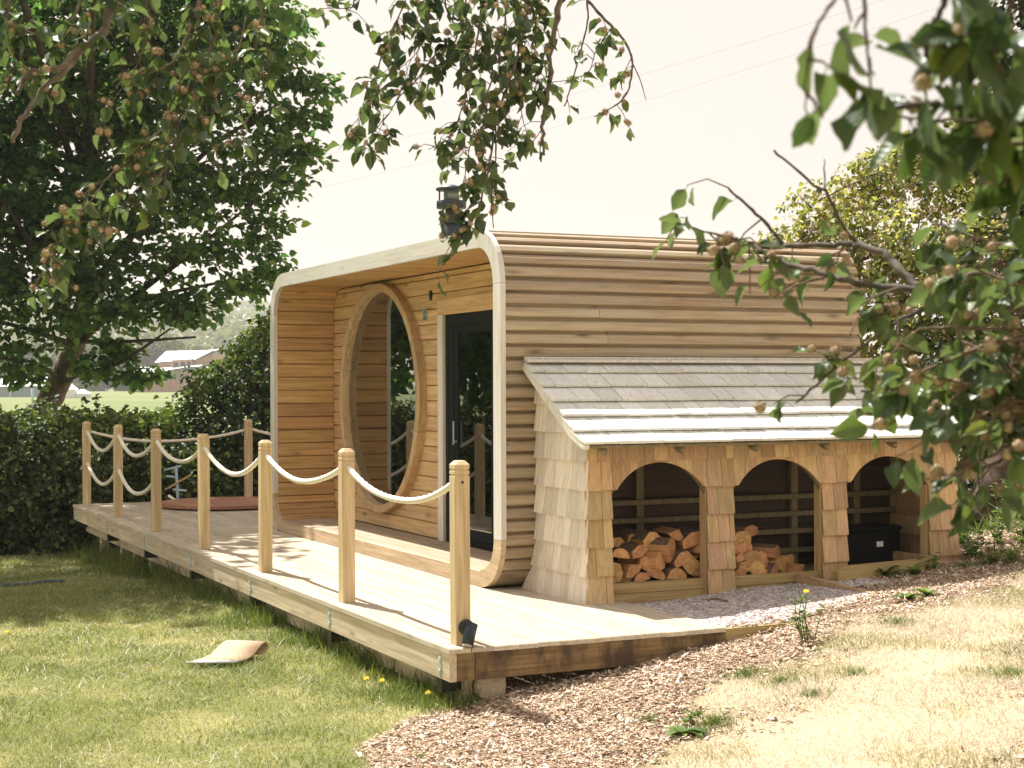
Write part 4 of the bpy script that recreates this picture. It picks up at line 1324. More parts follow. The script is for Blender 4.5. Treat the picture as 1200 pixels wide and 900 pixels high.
# --- the big broadleaf tree on the left
bt = empty('broadleaf_tree')
TB = 1.2
def att(px, py, d): return at(px, py, d*TB)
def tball(px, py, d, r): return (tuple(att(px, py, d)), r*TB)
tb = att(48, 500, 24); tb.z = gzf(tb.x, tb.y) - 0.1
bt.location = (0, 0, 0)
tag(bt, 'large dark broadleaf tree with leaning trunk at the left', 'tree')
limb([tb, att(52, 492, 24), att(68, 450, 24), att(88, 405, 24), att(100, 340, 24), att(105, 240, 24.2), att(110, 100, 24.4), att(120, -80, 24.5)], 0.30, 0.08, 'trunk', MT['trunk_pale'], bt, 10, 6)
for pts, r in [([(66, 455, 24), (90, 440, 23.6), (140, 425, 23), (200, 385, 22.5)], .06), ([(88, 405, 24), (140, 360, 23.6), (220, 300, 23), (300, 235, 23)], .10),
               ([(92, 395, 24), (60, 330, 23), (20, 260, 22), (-40, 180, 21.5)], .12), ([(98, 350, 24), (160, 270, 23.5), (240, 180, 23.2), (330, 120, 23)], .10),
               ([(104, 250, 24.2), (180, 130, 24), (260, 40, 23.8), (310, -20, 23.5)], .09), ([(100, 330, 24), (30, 210, 24), (-20, 90, 24)], .11),
               ([(88, 405, 24), (30, 385, 22.8), (-30, 370, 22)], .08), ([(105, 220, 24.2), (110, 20, 21.0), (140, -160, 17.2)], .10), ([(105, 200, 24.2), (20, -20, 20.0), (-40, -200, 15.5)], .10), ([(105, 200, 24.2), (180, 0, 22.0), (280, -160, 19.0)], .08),
               ([(95, 370, 24), (190, 345, 23), (290, 325, 23.2)], .06), ([(90, 400, 24), (150, 400, 22.8), (230, 395, 22.8)], .05),
               ([(70, 445, 24), (40, 425, 23), (0, 420, 22)], .05), ([(104, 245, 24.2), (60, 120, 22.5), (0, 0, 21)], .10)]:
    limb([att(*p) for p in pts], r, 0.018, 'limb', MT['trunk'], bt, 6, 5)
vis = [tball(30, 30, 24.6, 2.3), tball(160, 30, 24.4, 2.1), tball(270, 35, 23.8, 1.25), tball(340, 85, 23.3, .55), tball(325, 160, 23.4, .70), tball(255, 120, 23.2, 1.25), tball(150, 130, 23.6, 1.5), tball(30, 160, 23.2, 1.7),
       tball(338, 215, 23.4, .42), tball(280, 228, 23.2, .80), tball(205, 225, 22.8, 1.05), tball(115, 245, 23.2, 1.2), tball(10, 270, 22.6, 1.4), tball(300, 290, 23.3, .42), tball(245, 300, 23, .62), tball(175, 310, 23, .75),
       tball(95, 330, 22.6, .75), tball(5, 350, 22.4, .9), tball(292, 335, 23.5, .30), tball(242, 348, 23, .36), tball(192, 360, 23, .38), tball(135, 372, 22.8, .4), tball(70, 385, 22.6, .42), tball(12, 405, 22.3, .5), tball(108, 428, 23.2, .22), tball(160, 440, 23.2, .16), tball(30, 440, 22.8, .30), tball(140, 410, 23.1, .22), tball(215, 375, 23.1, .2),
       tball(325, 40, 23.6, .55), tball(360, 130, 23.3, .26), tball(372, 100, 23.3, .18), tball(350, 180, 23.3, .3), tball(315, 260, 23.3, .25), tball(318, 320, 23.5, .16), tball(225, -20, 24.3, 1.9), tball(-90, 330, 22.5, 1.4), tball(-120, 120, 23.5, 2.6)]
crown('crown', vis, MT['maple'], bt, gv, 0.155, 20, 0.36, 0.045, 35, MT['trunk'], shell=0.6, flat=0.88)
hi = [ball(120, -160, 21.2, 2.0), ball(300, -150, 23.6, 1.8), ball(-150, -190, 17.8, 2.0), ball(60, -280, 23.6, 2.8), ball(240, -260, 24, 2.6), ball(-190, -100, 18.6, 2.2), ball(-260, 180, 24.5, 2.6), ball(-380, 60, 24, 3), ball(-300, 330, 24, 2.2), ball(-420, 280, 25, 2.4), ball(-280, -60, 25, 2.8), ball(-520, 200, 24, 2.8), ball(-560, 380, 23, 2)]
crown('upper_crown', hi, MT['maple'], bt, gv, 0.21, 16, 0.5, 0.09, 50, shell=0.5)

# --- clipped hedge behind the deck
hd = empty('hedge')
tag(hd, 'dense dark hedge with sunlit top behind the far deck end', 'hedge')
hc = []
for px in range(-520, 340, 16):
    d0 = 19.75 + max(0, px-60)/270*3.6
    for d in (d0, d0+0.8):
        for py_top, rr in ((500, 0.55),):
            jit = rnd.uniform(-10, 22) + 8*math.sin(px*0.06)
            top = at(px, 510+jit, d+0.3)
            if px > 120: top.z -= 0.15
            gzv = gzf(top.x, top.y)
            zz = gzv + 0.25
            while zz < top.z:
                hc.append(((top.x + rnd.uniform(-.1, .1), top.y + rnd.uniform(-.1, .1), zz), (0.42, 0.42, 0.36)))
                zz += 0.42
crown('foliage', hc, MT['hedge'], hd, gv, 0.075, 16, 0.17, 0.035, 165, shell=0.35, droop=0.1, flat=0.45)
spr = []
for k in range(150):
    px = rnd.uniform(-60, 200); d = 20.2 + max(0, px-60)/270*3.6 + rnd.uniform(0, .9)
    spr.append(ball(px, rnd.uniform(488, 512), d, rnd.uniform(.06, .13)))
crown('sunlit_new_growth', spr, MT['weed'], hd, gv, 0.07, 10, 0.12, 0.03, 90, shell=0.5, flat=0.4, smallmin=4)  # paler leaf colour stands in for sun on the hedge top
stems = MB()
for k in range(24):
    px = -140 + k*19; d = 20.3 + max(0, px-60)/270*3.6
    p = at(px, 560, d); g0 = gzf(p.x, p.y)
    stems.tube([(p.x, p.y, g0-0.05), (p.x+rnd.uniform(-.1, .1), p.y, g0+0.6), (p.x+rnd.uniform(-.2, .2), p.y, g0+1.2)], [0.03, 0.022, 0.01], 5)
stems.build('stems', MT['trunk'], hd)

# --- dark shrub left of the cabin
db = empty('dark_shrub')
tag(db, 'big dark green shrub rising behind the deck left of the cabin', 'shrub')
cl = [ball(275, 480, 23.4, .95), ball(232, 525, 22.8, .65), ball(305, 440, 23.8, .7), ball(322, 400, 24.2, .42), ball(262, 462, 23.5, .42), ball(212, 510, 23, .32), ball(315, 540, 23.4, .8), ball(265, 565, 22.8, .7), ball(350, 470, 24, .9),
      ball(205, 545, 22.6, .5), ball(292, 405, 23.8, .28), ball(330, 375, 24.3, .25), ball(350, 400, 24.4, .4), ball(222, 590, 22.4, .45), ball(300, 590, 22.9, .5), ball(180, 585, 22.2, .4)]
crown('foliage', cl, MT['bush'], db, gv, 0.085, 16, 0.22, 0.04, 150, MT['trunk'], shell=0.4, flat=0.55)
cl2 = [ball(px, py, 22.9, .13) for px, py in ((226, 462), (236, 448), (200, 490), (248, 440), (266, 425), (283, 405), (300, 392), (312, 378), (330, 362), (214, 480), (190, 488), (205, 505), (182, 500), (172, 495))]
crown('lit_sprigs', cl2, MT['weed'], db, gv, 0.075, 12, 0.13, 0.03, 110, shell=0.5, flat=0.5)
for px in (230, 270, 310):
    p = at(px, 560, 23.2); g0 = gzf(p.x, p.y)
    limb([(p.x, p.y, g0-0.05), (p.x+.05, p.y, g0+.7), (p.x+.2, p.y+.1, g0+1.6)], .05, .02, 'stem', MT['trunk'], db)

# --- flowering rambler behind the cabin
rb_ = empty('rambling_shrub')
tag(rb_, 'sunlit yellow-green rambling shrub with cream blossom behind the cabin', 'shrub')
cl = [ball(925, 285, 15.6, .30), ball(965, 250, 15.8, .38), ball(1010, 225, 16, .42), ball(1060, 200, 16, .42), ball(1110, 210, 15.7, .5), ball(1165, 225, 15.5, .55), ball(1000, 300, 15.6, .55), ball(1070, 290, 15.4, .65), ball(1140, 310, 15.2, .65), ball(1205, 270, 15.3, .7),
      ball(1035, 380, 15.4, .62), ball(1110, 400, 15.1, .62), ball(1185, 400, 15, .7), ball(960, 330, 15.7, .4), ball(1075, 175, 16, .16), ball(1240, 330, 15.2, .7), ball(1040, 460, 15.5, .6), ball(1110, 480, 15.2, .6), ball(1190, 480, 15.2, .6), ball(1130, 175, 15.8, .34), ball(1180, 165, 15.7, .45), ball(1230, 190, 15.6, .5), ball(1020, 195, 16, .22)]
crown('foliage', cl, MT['rambler'], rb_, gv, 0.062, 14, 0.13, 0.03, 330, MT['twig'], shell=0.4, flat=0.5)
bl = [b for b in cl[:14]]
VS, FS, base = [], [], 0
for c, r in bl:
    n = int(70*r**1.2)
    C, D = clump_points(c, np.array((r, r, r*.9))*1.02, n, gv, 0.15)
    C = C[C[:, 2] > c[2]-0.3*r]
    if len(C) == 0: continue
    v, f = spray_leaves(C, unit(C-np.array(c)), np.full(len(C), 0.035), 0.012, 9, 0.026, gv, 0.0, 0.4)
    VS.append(v); FS.append(f+base); base += len(v)
np_mesh('blossom', np.concatenate(VS), [np.concatenate(FS)], MT['blossom'], rb_)
VS, FS, base = [], [], 0
for c, r in bl:
    n = int(50*r**1.2)
    C, D = clump_points(c, np.array((r, r, r*.9))*1.05, n, gv, 0.15)
    v, f = spray_leaves(C, unit(C-np.array(c)), np.full(len(C), 0.045), 0.015, 9, 0.022, gv, 0.0, 0.4)
    VS.append(v); FS.append(f+base); base += len(v)
np_mesh('seed_heads', np.concatenate(VS), [np.concatenate(FS)], MT['seedhead'], rb_)
for pts in ([(985, 330, 15.2), (1030, 260, 15.2), (1075, 215, 15.2), (1120, 198, 15.2)], [(960, 235, 15.5), (1020, 208, 15.5), (1090, 200, 15.4)], [(1110, 330, 15), (1150, 290, 15), (1190, 270, 15)]):
    limb([at(*p) for p in pts], .009, .004, 'cane', MT['trunk_pale'], rb_, 5)

# --- ivy-clad tree at the right edge, dark undergrowth
iv = empty('ivy_tree')
tag(iv, 'ivy-covered tree with brown leaning trunk at the right edge', 'tree')
limb([at(1150, 612, 13.3), at(1166, 575, 13.3), at(1182, 535, 13.35), at(1205, 480, 13.4), at(1235, 380, 13.6), at(1235, 200, 13.7), at(1210, 20, 13.7), at(1200, -120, 13.7)], .21, .08, 'trunk', MT['trunk_brown'], iv, 12)
limb([at(1196, 605, 13.4), at(1200, 560, 13.4), at(1215, 500, 13.5)], .10, .07, 'trunk', MT['trunk'], iv, 9)
cl = [ball(1195, 30, 13.6, .34), ball(1210, 110, 13.6, .38), ball(1205, 190, 13.6, .36), ball(1225, 270, 13.7, .42), ball(1190, -50, 13.6, .4), ball(1235, 60, 13.9, .5), ball(1240, 180, 13.9, .5), ball(1180, 100, 13.5, .16), ball(1172, 60, 13.5, .12), ball(1250, 330, 13.8, .5), ball(1170, 180, 13.5, .14)]
crown('ivy', cl, MT['ivy'], iv, gv, 0.075, 14, 0.13, 0.03, 330, shell=0.35, flat=0.35)
ug = empty('undergrowth_bush')
tag(ug, 'dark shaded bush behind the right end of the log store', 'shrub')
cl = [ball(1135, 500, 13.9, .42), ball(1118, 560, 13.5, .30), ball(1180, 560, 14.3, .45), ball(1150, 440, 14.2, .5), ball(1130, 600, 13.6, .28), ball(1210, 500, 14.3, .6), ball(1210, 590, 14, .4), ball(1240, 430, 14.2, .6), ball(1110, 450, 14.4, .4)]
crown('foliage', cl, MT['bush'], ug, gv, 0.07, 14, 0.15, 0.03, 260, MT['trunk'], shell=0.4, flat=0.5)

# ------------------------------------------------------------------ overhanging fruit-tree boughs
def leaf_mesh(k):
    g = random.Random(100+k)
    ts = [0.0, 0.10, 0.24, 0.40, 0.56, 0.72, 0.86, 0.96]
    outl = [0.02, 0.16, 0.27, 0.33, 0.32, 0.25, 0.14, 0.045]
    V = []; bend = g.uniform(-0.05, 0.45); cup = g.uniform(0.15, 0.75); tw_ = g.uniform(-.45, .45); sw = g.uniform(-.12, .12)
    m = MB()
    for i, (t, w) in enumerate(zip(ts, outl)):
        z = -bend*t*t; xc = sw*t*t
        wl = w*g.uniform(.85, 1.12); wr = w*g.uniform(.85, 1.12); rip = 0.045*math.sin(11*t+k*1.7); rp2 = 0.045*math.sin(12*t+k*2.9+1)
        V += [(xc-wl, t + 0.02*g.random(), z + cup*wl + rip - tw_*t*wl), (xc-wl*0.5, t-.015, z + cup*wl*0.42 + rip*.35), (xc, t-.03, z), (xc+wr*0.5, t-.015, z + cup*wr*0.42 + rp2*.35), (xc+wr, t + 0.02*g.random(), z + cup*wr + rp2 + tw_*t*wr)]
    V.append((sw, 1.03, -bend*1.1))
    fs = []
    for i in range(len(ts)-1):
        for j in range(4):
            fs.append((i*5+j, i*5+j+1, (i+1)*5+j+1, (i+1)*5+j))
    b = (len(ts)-1)*5
    fs += [(b+j, b+j+1, len(V)-1) for j in range(4)]
    # leaf stalk
    me = bpy.data.meshes.new('leaf')
    st = len(V)
    V += [(-.012, -.22, .03), (.012, -.22, .03), (.012, 0.02, 0.002), (-.012, 0.02, 0.002)]
    fs.append((st, st+1, st+2, st+3))
    me.from_pydata(V, [], fs); me.materials.append(MT['leaf'])
    me.polygons.foreach_set('use_smooth', [True]*len(me.polygons))
    me.update()
    return me
LEAVES = [leaf_mesh(k) for k in range(7)]
def husk_mesh(k):
    import bmesh
    g = random.Random(300+k)
    bm = bmesh.new(); bmesh.ops.create_icosphere(bm, subdivisions=2, radius=0.74)
    for v in bm.verts: v.co *= g.uniform(.92, 1.08)
    for _ in range(150):                      # soft bristles
        n = Vector((g.gauss(0, 1), g.gauss(0, 1), g.gauss(0, 1))).normalized()
        t = n.orthogonal().normalized(); t.rotate(Matrix.Rotation(g.uniform(0, 6.28), 3, n))
        tip = (n + Vector((g.gauss(0, .25), g.gauss(0, .25), g.gauss(0, .25)))).normalized()*g.uniform(.98, 1.28)
        vs = [bm.verts.new(n*0.70 + t*0.06), bm.verts.new(n*0.70 - t*0.06), bm.verts.new(tip)]
        bm.faces.new(vs)
    me = bpy.data.meshes.new('husk'); bm.to_mesh(me); bm.free()
    me.materials.append(MT['husk'])
    return me
HUSKS = [husk_mesh(k) for k in range(3)]

def orient(axis, nrm, scale, loc):
    y = Vector(axis).normalized(); x = y.cross(Vector(nrm))
    if x.length < 1e-4: x = y.orthogonal()
    x.normalize(); z = x.cross(y)
    M_ = Matrix((x*scale, y*scale, z*scale)).transposed().to_4x4()
    M_.translation = Vector(loc)
    return M_

def bough(label, strokes, leaf_len, husk_r, seed, cap=300, DENS=1.7, TL=1.0, HC=1.0):
    """strokes: (pixel points with distance, r0, r1, side twigs per metre, leaves per twig, husk chance)"""
    g = random.Random(seed); KS = 0.65
    leaf_len *= KS; husk_r *= KS
    strokes = [([(x, y, d*KS) for x, y, d in p], a*KS, b*KS, c/KS, e, f) for p, a, b, c, e, f in strokes]
    root = empty('overhanging_bough')
    tag(root, label, 'branch', 'overhanging fruit tree boughs')
    todo = []; husks = []
    tw = MB()
    for pts, r0, r1, dens, nlf, hch in strokes:
        W_ = [at(*p) for p in pts]
        c = curve_pts(W_, 6)
        # knobbly wood
        c = [p + Vector((g.gauss(0, 1), g.gauss(0, 1), g.gauss(0, 1)))*r0*0.25 for p in c]
        rad = [(r0 + (r1-r0)*(i/(len(c)-1)))*(1+0.12*math.sin(i*1.9+seed)) for i in range(len(c))]
        if r0 > 0.0039:
            MB().tube(c, rad, 8).build('limb', MT['limbdark' if seed > 7 else 'trunk_pale'], root, True)
        else:
            MB().tube(c, rad, 5).build('twig', MT['twig'], root, True)
        seg = [(c[i+1]-c[i]).length for i in range(len(c)-1)]; Ltot = sum(seg)
        n = int(Ltot*dens*DENS)
        for k in range(n):
            s = Ltot*(0.05 + 0.95*(k+g.random())/max(n, 1)); i = 0
            while i < len(seg)-1 and s > seg[i]: s -= seg[i]; i += 1
            p = c[i].lerp(c[i+1], min(1, s/max(seg[i], 1e-6)))
            tg = (c[i+1]-c[i]).normalized()
            out = Vector((g.gauss(0, 1), g.gauss(0, 1), g.gauss(0, .7)-0.25)).normalized()
            out = (out + tg*0.35).normalized()
            tl = leaf_len*g.uniform(0.5, 2.0)*TL
            e = p + out*tl + Vector((0, 0, -0.25*tl))
            tw.tube([p, p.lerp(e, .5)+Vector((0, 0, .15*tl)), e], [0.0019, 0.0015, 0.001], 4, cap=False)
            for q in range(g.randint(max(1, nlf-2), nlf+1)):
                f = g.uniform(0.25, 1.0)
                b = p.lerp(e, f)
                ax = Vector((g.gauss(0, .75), g.gauss(0, .75), g.gauss(-0.55, .5))) + out*0.55
                nr = Vector((g.gauss(0, .55), g.gauss(0, .55), 1.0)) + out*0.3
                todo.append((b + ax.normalized()*leaf_len*0.2, ax, nr, leaf_len*g.uniform(.65, 1.2)))
            if g.random() < hch*HC:
                for _ in range(g.choice((1, 1, 2, 2))):
                    b = p.lerp(e, g.uniform(.5, 1.05)) + Vector((g.gauss(0, 1), g.gauss(0, 1), g.gauss(0.5, .6)))*husk_r*0.9
                    husks.append((b, husk_r*g.uniform(.75, 1.15)))
    o = tw.build('twiglets', MT['twig'], root); o['kind'] = 'stuff'
    g.shuffle(todo)
    for i, (b, ax, nr, L) in enumerate(todo):
        if i >= cap: break
        o = bpy.data.objects.new('leaf', LEAVES[g.randrange(7)])
        o.matrix_world = orient(ax, nr, L, b); link(o, root)
    rest = todo[cap:]
    if rest:
        VS, FS = [], []; base = 0
        for (b, ax, nr, L) in rest:
            me = LEAVES[g.randrange(7)]; M_ = orient(ax, nr, L, b)
            VS += [tuple(M_ @ v.co) for v in me.vertices]; FS += [tuple(base+i for i in p.vertices) for p in me.polygons]; base += len(me.vertices)
        me = bpy.data.meshes.new('more_leaves'); me.from_pydata(VS, [], FS); me.materials.append(MT['leaf_stuff'])
        me.polygons.foreach_set('use_smooth', [True]*len(me.polygons))
        o = link(bpy.data.objects.new('more_leaves', me), root); o['kind'] = 'stuff'
    for b, r in husks[:260]:
        o = bpy.data.objects.new('husk', HUSKS[g.randrange(3)])
        o.matrix_world = orient(Vector((g.gauss(0, 1), g.gauss(0, 1), g.gauss(0, 1))), Vector((0.1, 0.2, 1)), r, b); link(o, root)
    print('bough', len(todo), 'leaves', len(husks), 'husks')
    return root

def S(pts, d0, d1, r0, r1, dens, nlf, hch):
    n = len(pts)
    return ([(x, y, d0 + (d1-d0)*i/(n-1)) for i, (x, y) in enumerate(pts)], r0, r1, dens, nlf, hch)

bough('leafy bough with fuzzy brown husks hanging at the upper left', [
    S([(160, -60), (137, 0), (117, 40), (100, 53), (70, 78), (37, 87), (20, 112)], 7.2, 6.8, .024, .009, 7, 3, .5),
    S([(98, 55), (80, 80), (50, 107), (27, 140), (16, 166)], 7.0, 6.8, .014, .010, 0, 0, 0),
    S([(60, -40), (95, -5), (85, 25), (72, 50)], 7.1, 7.0, .009, .005, 9, 4, .5),
    S([(-30, -20), (0, 20), (25, 35), (45, 40)], 6.8, 6.9, .008, .003, 9, 4, .5),
    S([(245, -40), (235, 0), (215, 55), (195, 78), (172, 82), (150, 92)], 7.2, 7.0, .006, .003, 10, 4, .6),
    S([(240, -20), (230, 45), (205, 110), (192, 150), (172, 165), (150, 190), (128, 207), (110, 232), (95, 250), (70, 285), (35, 345)], 7.3, 6.7, .0055, .002, 13, 4, .8),
    S([(262, -30), (258, 15), (245, 65), (238, 85), (222, 125), (205, 155), (185, 190), (150, 235)], 7.3, 7.0, .009, .002, 9, 4, .5),
    S([(300, -40), (312, 40), (314, 90), (285, 150), (262, 180), (250, 195)], 7.4, 7.2, .004, .002, 9, 4, .5),
    S([(225, 120), (210, 165), (190, 205), (160, 240)], 7.1, 6.9, .004, .002, 10, 4, .4),
    S([(290, 20), (280, 60), (255, 100), (240, 130)], 7.3, 7.2, .004, .002, 10, 4, .5),
    S([(170, -30), (175, 30), (165, 70), (140, 110), (118, 140)], 7.2, 7.0, .004, .002, 11, 4, .7),
    S([(20, -30), (10, 20), (15, 60), (35, 85)], 6.9, 6.8, .004, .002, 9, 4, .5),
    S([(130, -20), (140, 10), (130, 30)], 7.1, 7.0, .004, .002, 11, 4, .4),
    S([(110, 215), (90, 260), (62, 310), (40, 330)], 6.9, 6.7, .003, .002, 9, 3, .8),
], 0.078, 0.0200, 5, DENS=1.8, HC=1.0)

bough('long drooping bough with green leaves hanging before the sky above the cabin', [
    S([(668, -50), (658, 0), (647, 67), (643, 117), (637, 143), (638, 180)], 9.0, 8.8, .021, .008, 3, 3, .2),
    S([(630, -50), (622, 0), (610, 57), (593, 110), (582, 140), (574, 195), (560, 247), (540, 277), (527, 287)], 8.9, 8.5, .010, .003, 13, 4, .5),
    S([(582, 143), (582, 187), (577, 233), (579, 267)], 8.7, 8.6, .0055, .003, 0, 0, 0),
    S([(530, -40), (523, 0), (537, 43), (513, 63), (490, 93), (470, 113), (457, 133), (440, 153), (427, 172)], 9.2, 8.9, .006, .002, 11, 4, .4),
    S([(485, -40), (477, 0), (460, 37), (443, 83), (423, 133), (417, 165)], 9.2, 9.0, .005, .002, 11, 4, .45),
    S([(695, -40), (690, 0), (690, 27), (677, 77), (663, 125)], 9.1, 9.0, .007, .004, 2, 2, .2),
    S([(690, 0), (710, 22), (730, 43), (742, 70), (740, 97), (727, 120), (697, 137)], 9.1, 9.0, .009, .004, 5, 3, .5),
    S([(742, 73), (752, 95), (758, 117)], 9.05, 9.0, .004, .002, 0, 0, 0),
    S([(720, 30), (700, 60), (690, 85), (660, 95)], 9.1, 9.0, .004, .002, 8, 4, .4),
    S([(575, -40), (567, 0), (560, 50), (547, 110), (530, 157), (503, 175)], 9.0, 8.7, .007, .002, 13, 4, .5),
    S([(600, -40), (595, 0), (590, 50), (575, 100), (560, 140), (548, 190), (540, 232), (525, 240)], 8.8, 8.5, .006, .002, 13, 4, .5),
    S([(645, 70), (625, 95), (612, 125), (620, 160)], 8.9, 8.8, .005, .002, 11, 4, .4),
    S([(545, -30), (548, 20), (540, 60), (520, 80)], 9.0, 9.0, .005, .002, 12, 4, .3),
    S([(640, -30), (630, 20), (628, 60), (615, 90)], 8.9, 8.8, .005, .002, 13, 4, .3),
    S([(430, -20), (420, 5), (400, 10), (385, 8)], 9.3, 9.2, .004, .002, 12, 4, .2),
    S([(500, -30), (505, 20), (490, 60), (470, 80)], 9.1, 9.0, .005, .002, 11, 4, .3),
    S([(637, 150), (622, 172), (618, 180)], 8.8, 8.8, .003, .002, 10, 2, 0),
    S([(580, 215), (592, 230), (600, 235)], 8.6, 8.6, .002, .001, 14, 3, .8),
], 0.086, 0.0215, 6, DENS=1.9, HC=1.0)

def c3(pts): return [(760+x*.3667, 150+y*.3667) for x, y in pts]
def c5(pts): return [(860+x*.2833, 420+y*.2833) for x, y in pts]
bough('lichened bough with green leaves and brown husks reaching in from the right', [
    S([(1290, 372)] + c3([(1200, 575), (1080, 550), (900, 530), (820, 465), (760, 410), (680, 375), (600, 370), (420, 380), (250, 365)]), 3.9, 4.5, .016, .006, 4, 3, .15),
    S(c3([(900, 530), (800, 512), (640, 490), (540, 460), (450, 435), (390, 410), (340, 375)]), 4.0, 4.4, .010, .006, 4, 3, .2),
    S(c3([(430, 370), (380, 310), (310, 240), (255, 190)]), 4.35, 4.4, .006, .003, 10, 3, .2),
    S(c3([(420, 380), (300, 360), (180, 330), (90, 300)]), 4.4, 4.5, .005, .002, 12, 4, .15),
    S(c3([(660, 365), (610, 290), (570, 205), (530, 180), (400, 70)]), 4.2, 4.2, .006, .003, 0, 0, 0),
    S(c3([(566, 200), (565, 100)]), 4.2, 4.2, .003, .0015, 0, 0, 0),
    S(c3([(930, 560), (830, 600), (740, 660), (640, 730), (550, 810), (470, 880)]), 4.0, 4.1, .006, .003, 8, 4, .7),
    S(c3([(1200, 700), (1150, 760), (950, 800), (830, 825), (680, 840)]), 3.8, 3.95, .006, .003, 9, 4, .7),
    S([(1240, 380)] + c5([(1000, 20), (940, 160), (880, 240)]), 3.8, 3.8, .006, .003, 12, 4, .8),
    S([(1230, 440)] + c5([(1170, 200), (1130, 380), (1070, 440), (930, 480), (840, 490)]), 3.8, 3.8, .006, .003, 9, 4, .4),
    S(c3([(1200, 470), (1100, 440), (980, 470), (850, 500)]), 3.9, 4.0, .005, .003, 12, 4, .6),
    S(c3([(1230, 330), (1150, 370), (1050, 350), (900, 300)]), 3.9, 4.0, .005, .002, 10, 4, .5),
    S(c3([(1230, 640), (1120, 640), (980, 640), (860, 640)]), 3.8, 3.9, .005, .003, 13, 4, .7),
    S(c3([(1230, 850), (1130, 870), (1000, 850)]), 3.7, 3.8, .005, .003, 13, 4, .6),
    S(c3([(800, 512), (720, 540), (680, 570)]), 4.0, 4.1, .004, .002, 12, 4, .5),
    S([(1230, 480), (1190, 470), (1150, 490), (1120, 520)], 3.6, 3.7, .005, .003, 13, 4, .4),
    S([(1240, 500), (1190, 520), (1150, 540), (1110, 560), (1095, 570)], 3.6, 3.7, .005, .003, 11, 4, .5),
    S([(1240, 400), (1170, 400), (1120, 420), (1070, 440), (1030, 470)], 3.6, 3.8, .005, .003, 11, 4, .8),
    S([(1240, 330), (1190, 330), (1150, 320), (1100, 330)], 3.6, 3.8, .005, .003, 11, 4, .6),
    S([(1240, 450), (1200, 440), (1170, 420), (1130, 400)], 3.5, 3.7, .005, .003, 12, 4, .7),
    S([(1240, 420), (1180, 430), (1140, 450), (1110, 445)], 3.6, 3.7, .005, .003, 13, 4, .5),
    S(c3([(560, 480), (480, 500), (420, 530)]), 4.2, 4.2, .004, .002, 12, 3, .1),
    S(c3([(500, 378), (520, 330), (540, 310)]), 4.2, 4.2, .003, .002, 10, 3, .8),
], 0.072, 0.0190, 8, DENS=1.95, HC=1.4)

bough('blurred dark bough with big leaves close by at the upper right corner', [
    S([(1290, 60), (1200, 55), (1150, 60), (1110, 70)], 2.3, 2.35, .016, .008, 10, 3, .25),
    S([(1260, 125), (1160, 130), (1100, 122), (1050, 124), (1040, 118)], 2.35, 2.45, .007, .003, 7, 3, .1),
    S([(1200, 145), (1100, 140), (1050, 136)], 2.4, 2.4, .004, .002, 8, 3, .1),
    S([(990, -60), (985, -10), (965, 20), (950, 60), (945, 120), (950, 145)], 2.2, 2.25, .004, .001, 7, 2, .2),
    S([(1020, -50), (1015, 10), (1020, 70), (1025, 90)], 2.2, 2.25, .004, .001, 9, 2, .5),
    S([(1120, -60), (1110, 0), (1095, 30), (1085, 70), (1080, 90)], 2.25, 2.3, .006, .002, 9, 3, .7),
    S([(1200, -40), (1180, 20), (1140, 40)], 2.2, 2.25, .006, .003, 14, 4, .3),
    S([(1250, 150), (1190, 170), (1150, 165), (1110, 170)], 2.5, 2.5, .005, .003, 13, 4, .4),
    S([(1250, 90), (1190, 100), (1150, 100), (1120, 110)], 2.4, 2.4, .005, .003, 13, 4, .3),
    S([(1250, 200), (1200, 205), (1170, 190)], 2.5, 2.5, .005, .003, 12, 4, .4),
], 0.074, 0.0150, 9, DENS=2.6, TL=0.4)

# --- unseen fruit tree behind the photographer, added to hold back sky light
ft = empty('unseen_fruit_tree')
tag(ft, 'unseen fruit tree added behind the viewpoint to hold back sky light, source of the overhanging boughs', 'tree')
fb = Vector((-1.2, -10.6, gzf(-1.2, -10.6)-0.1))
limb([fb, fb+Vector((0.05, 0.1, 1.2)), fb+Vector((-.05, 0.3, 2.4)), fb+Vector((0.1, 0.6, 3.8)), fb+Vector((0.3, .4, 5.5))], .24, .08, 'trunk', MT['trunk_pale'], ft, 10)
for e in ((-3.5, 1.5, 4.2), (2.6, 1.3, 3.6), (-2.5, -2, 4.5), (2.2, -2.2, 4.6), (0.5, 1.8, 5.6), (-4.5, -.5, 5.0)):
    limb([fb+Vector((-.02, 0.25, 2.2)), fb+Vector((e[0]*.4, e[1]*.4, 2.2+(e[2]-2.2)*.6)), fb+Vector(e)], .10, .025, 'limb', MT['trunk_pale'], ft)
fcl = [((fb.x+x, fb.y+y, fb.z+z), r) for x, y, z, r in ((-3.5, .2, 4.6, 1.5), (2.6, .2, 4.2, 1.4), (0, 0, 5.4, 1.8), (-2.4, -2.2, 4.6, 1.8), (2.4, -2.4, 4.6, 1.8), (-5, -1.2, 4.6, 1.7), (0, -3, 5.2, 2), (4.5, -1.2, 4.2, 1.5), (0.2, -2.5, 3.2, 1.3), (-3.8, -2.8, 3, 1.4), (3.6, -3, 3, 1.4))]
crown('crown', fcl, MT['leaf_stuff'], ft, gv, 0.16, 12, 0.35, 0.07, 40, shell=0.45)

# ------------------------------------------------------------------ grass, bark mulch, weeds
gg_ = np.random.RandomState(77)
def cam_scatter(n, d0, d1, px0=-160, px1=1330, power=1.0):
    d = d0 + (d1-d0)*gg_.uniform(0, 1, n)**power
    px = gg_.uniform(px0, px1, n); r = (px-600)/F*d
    return CAM[0] + RT[0]*r + FW[0]*d, CAM[1] + RT[1]*r + FW[1]*d, d

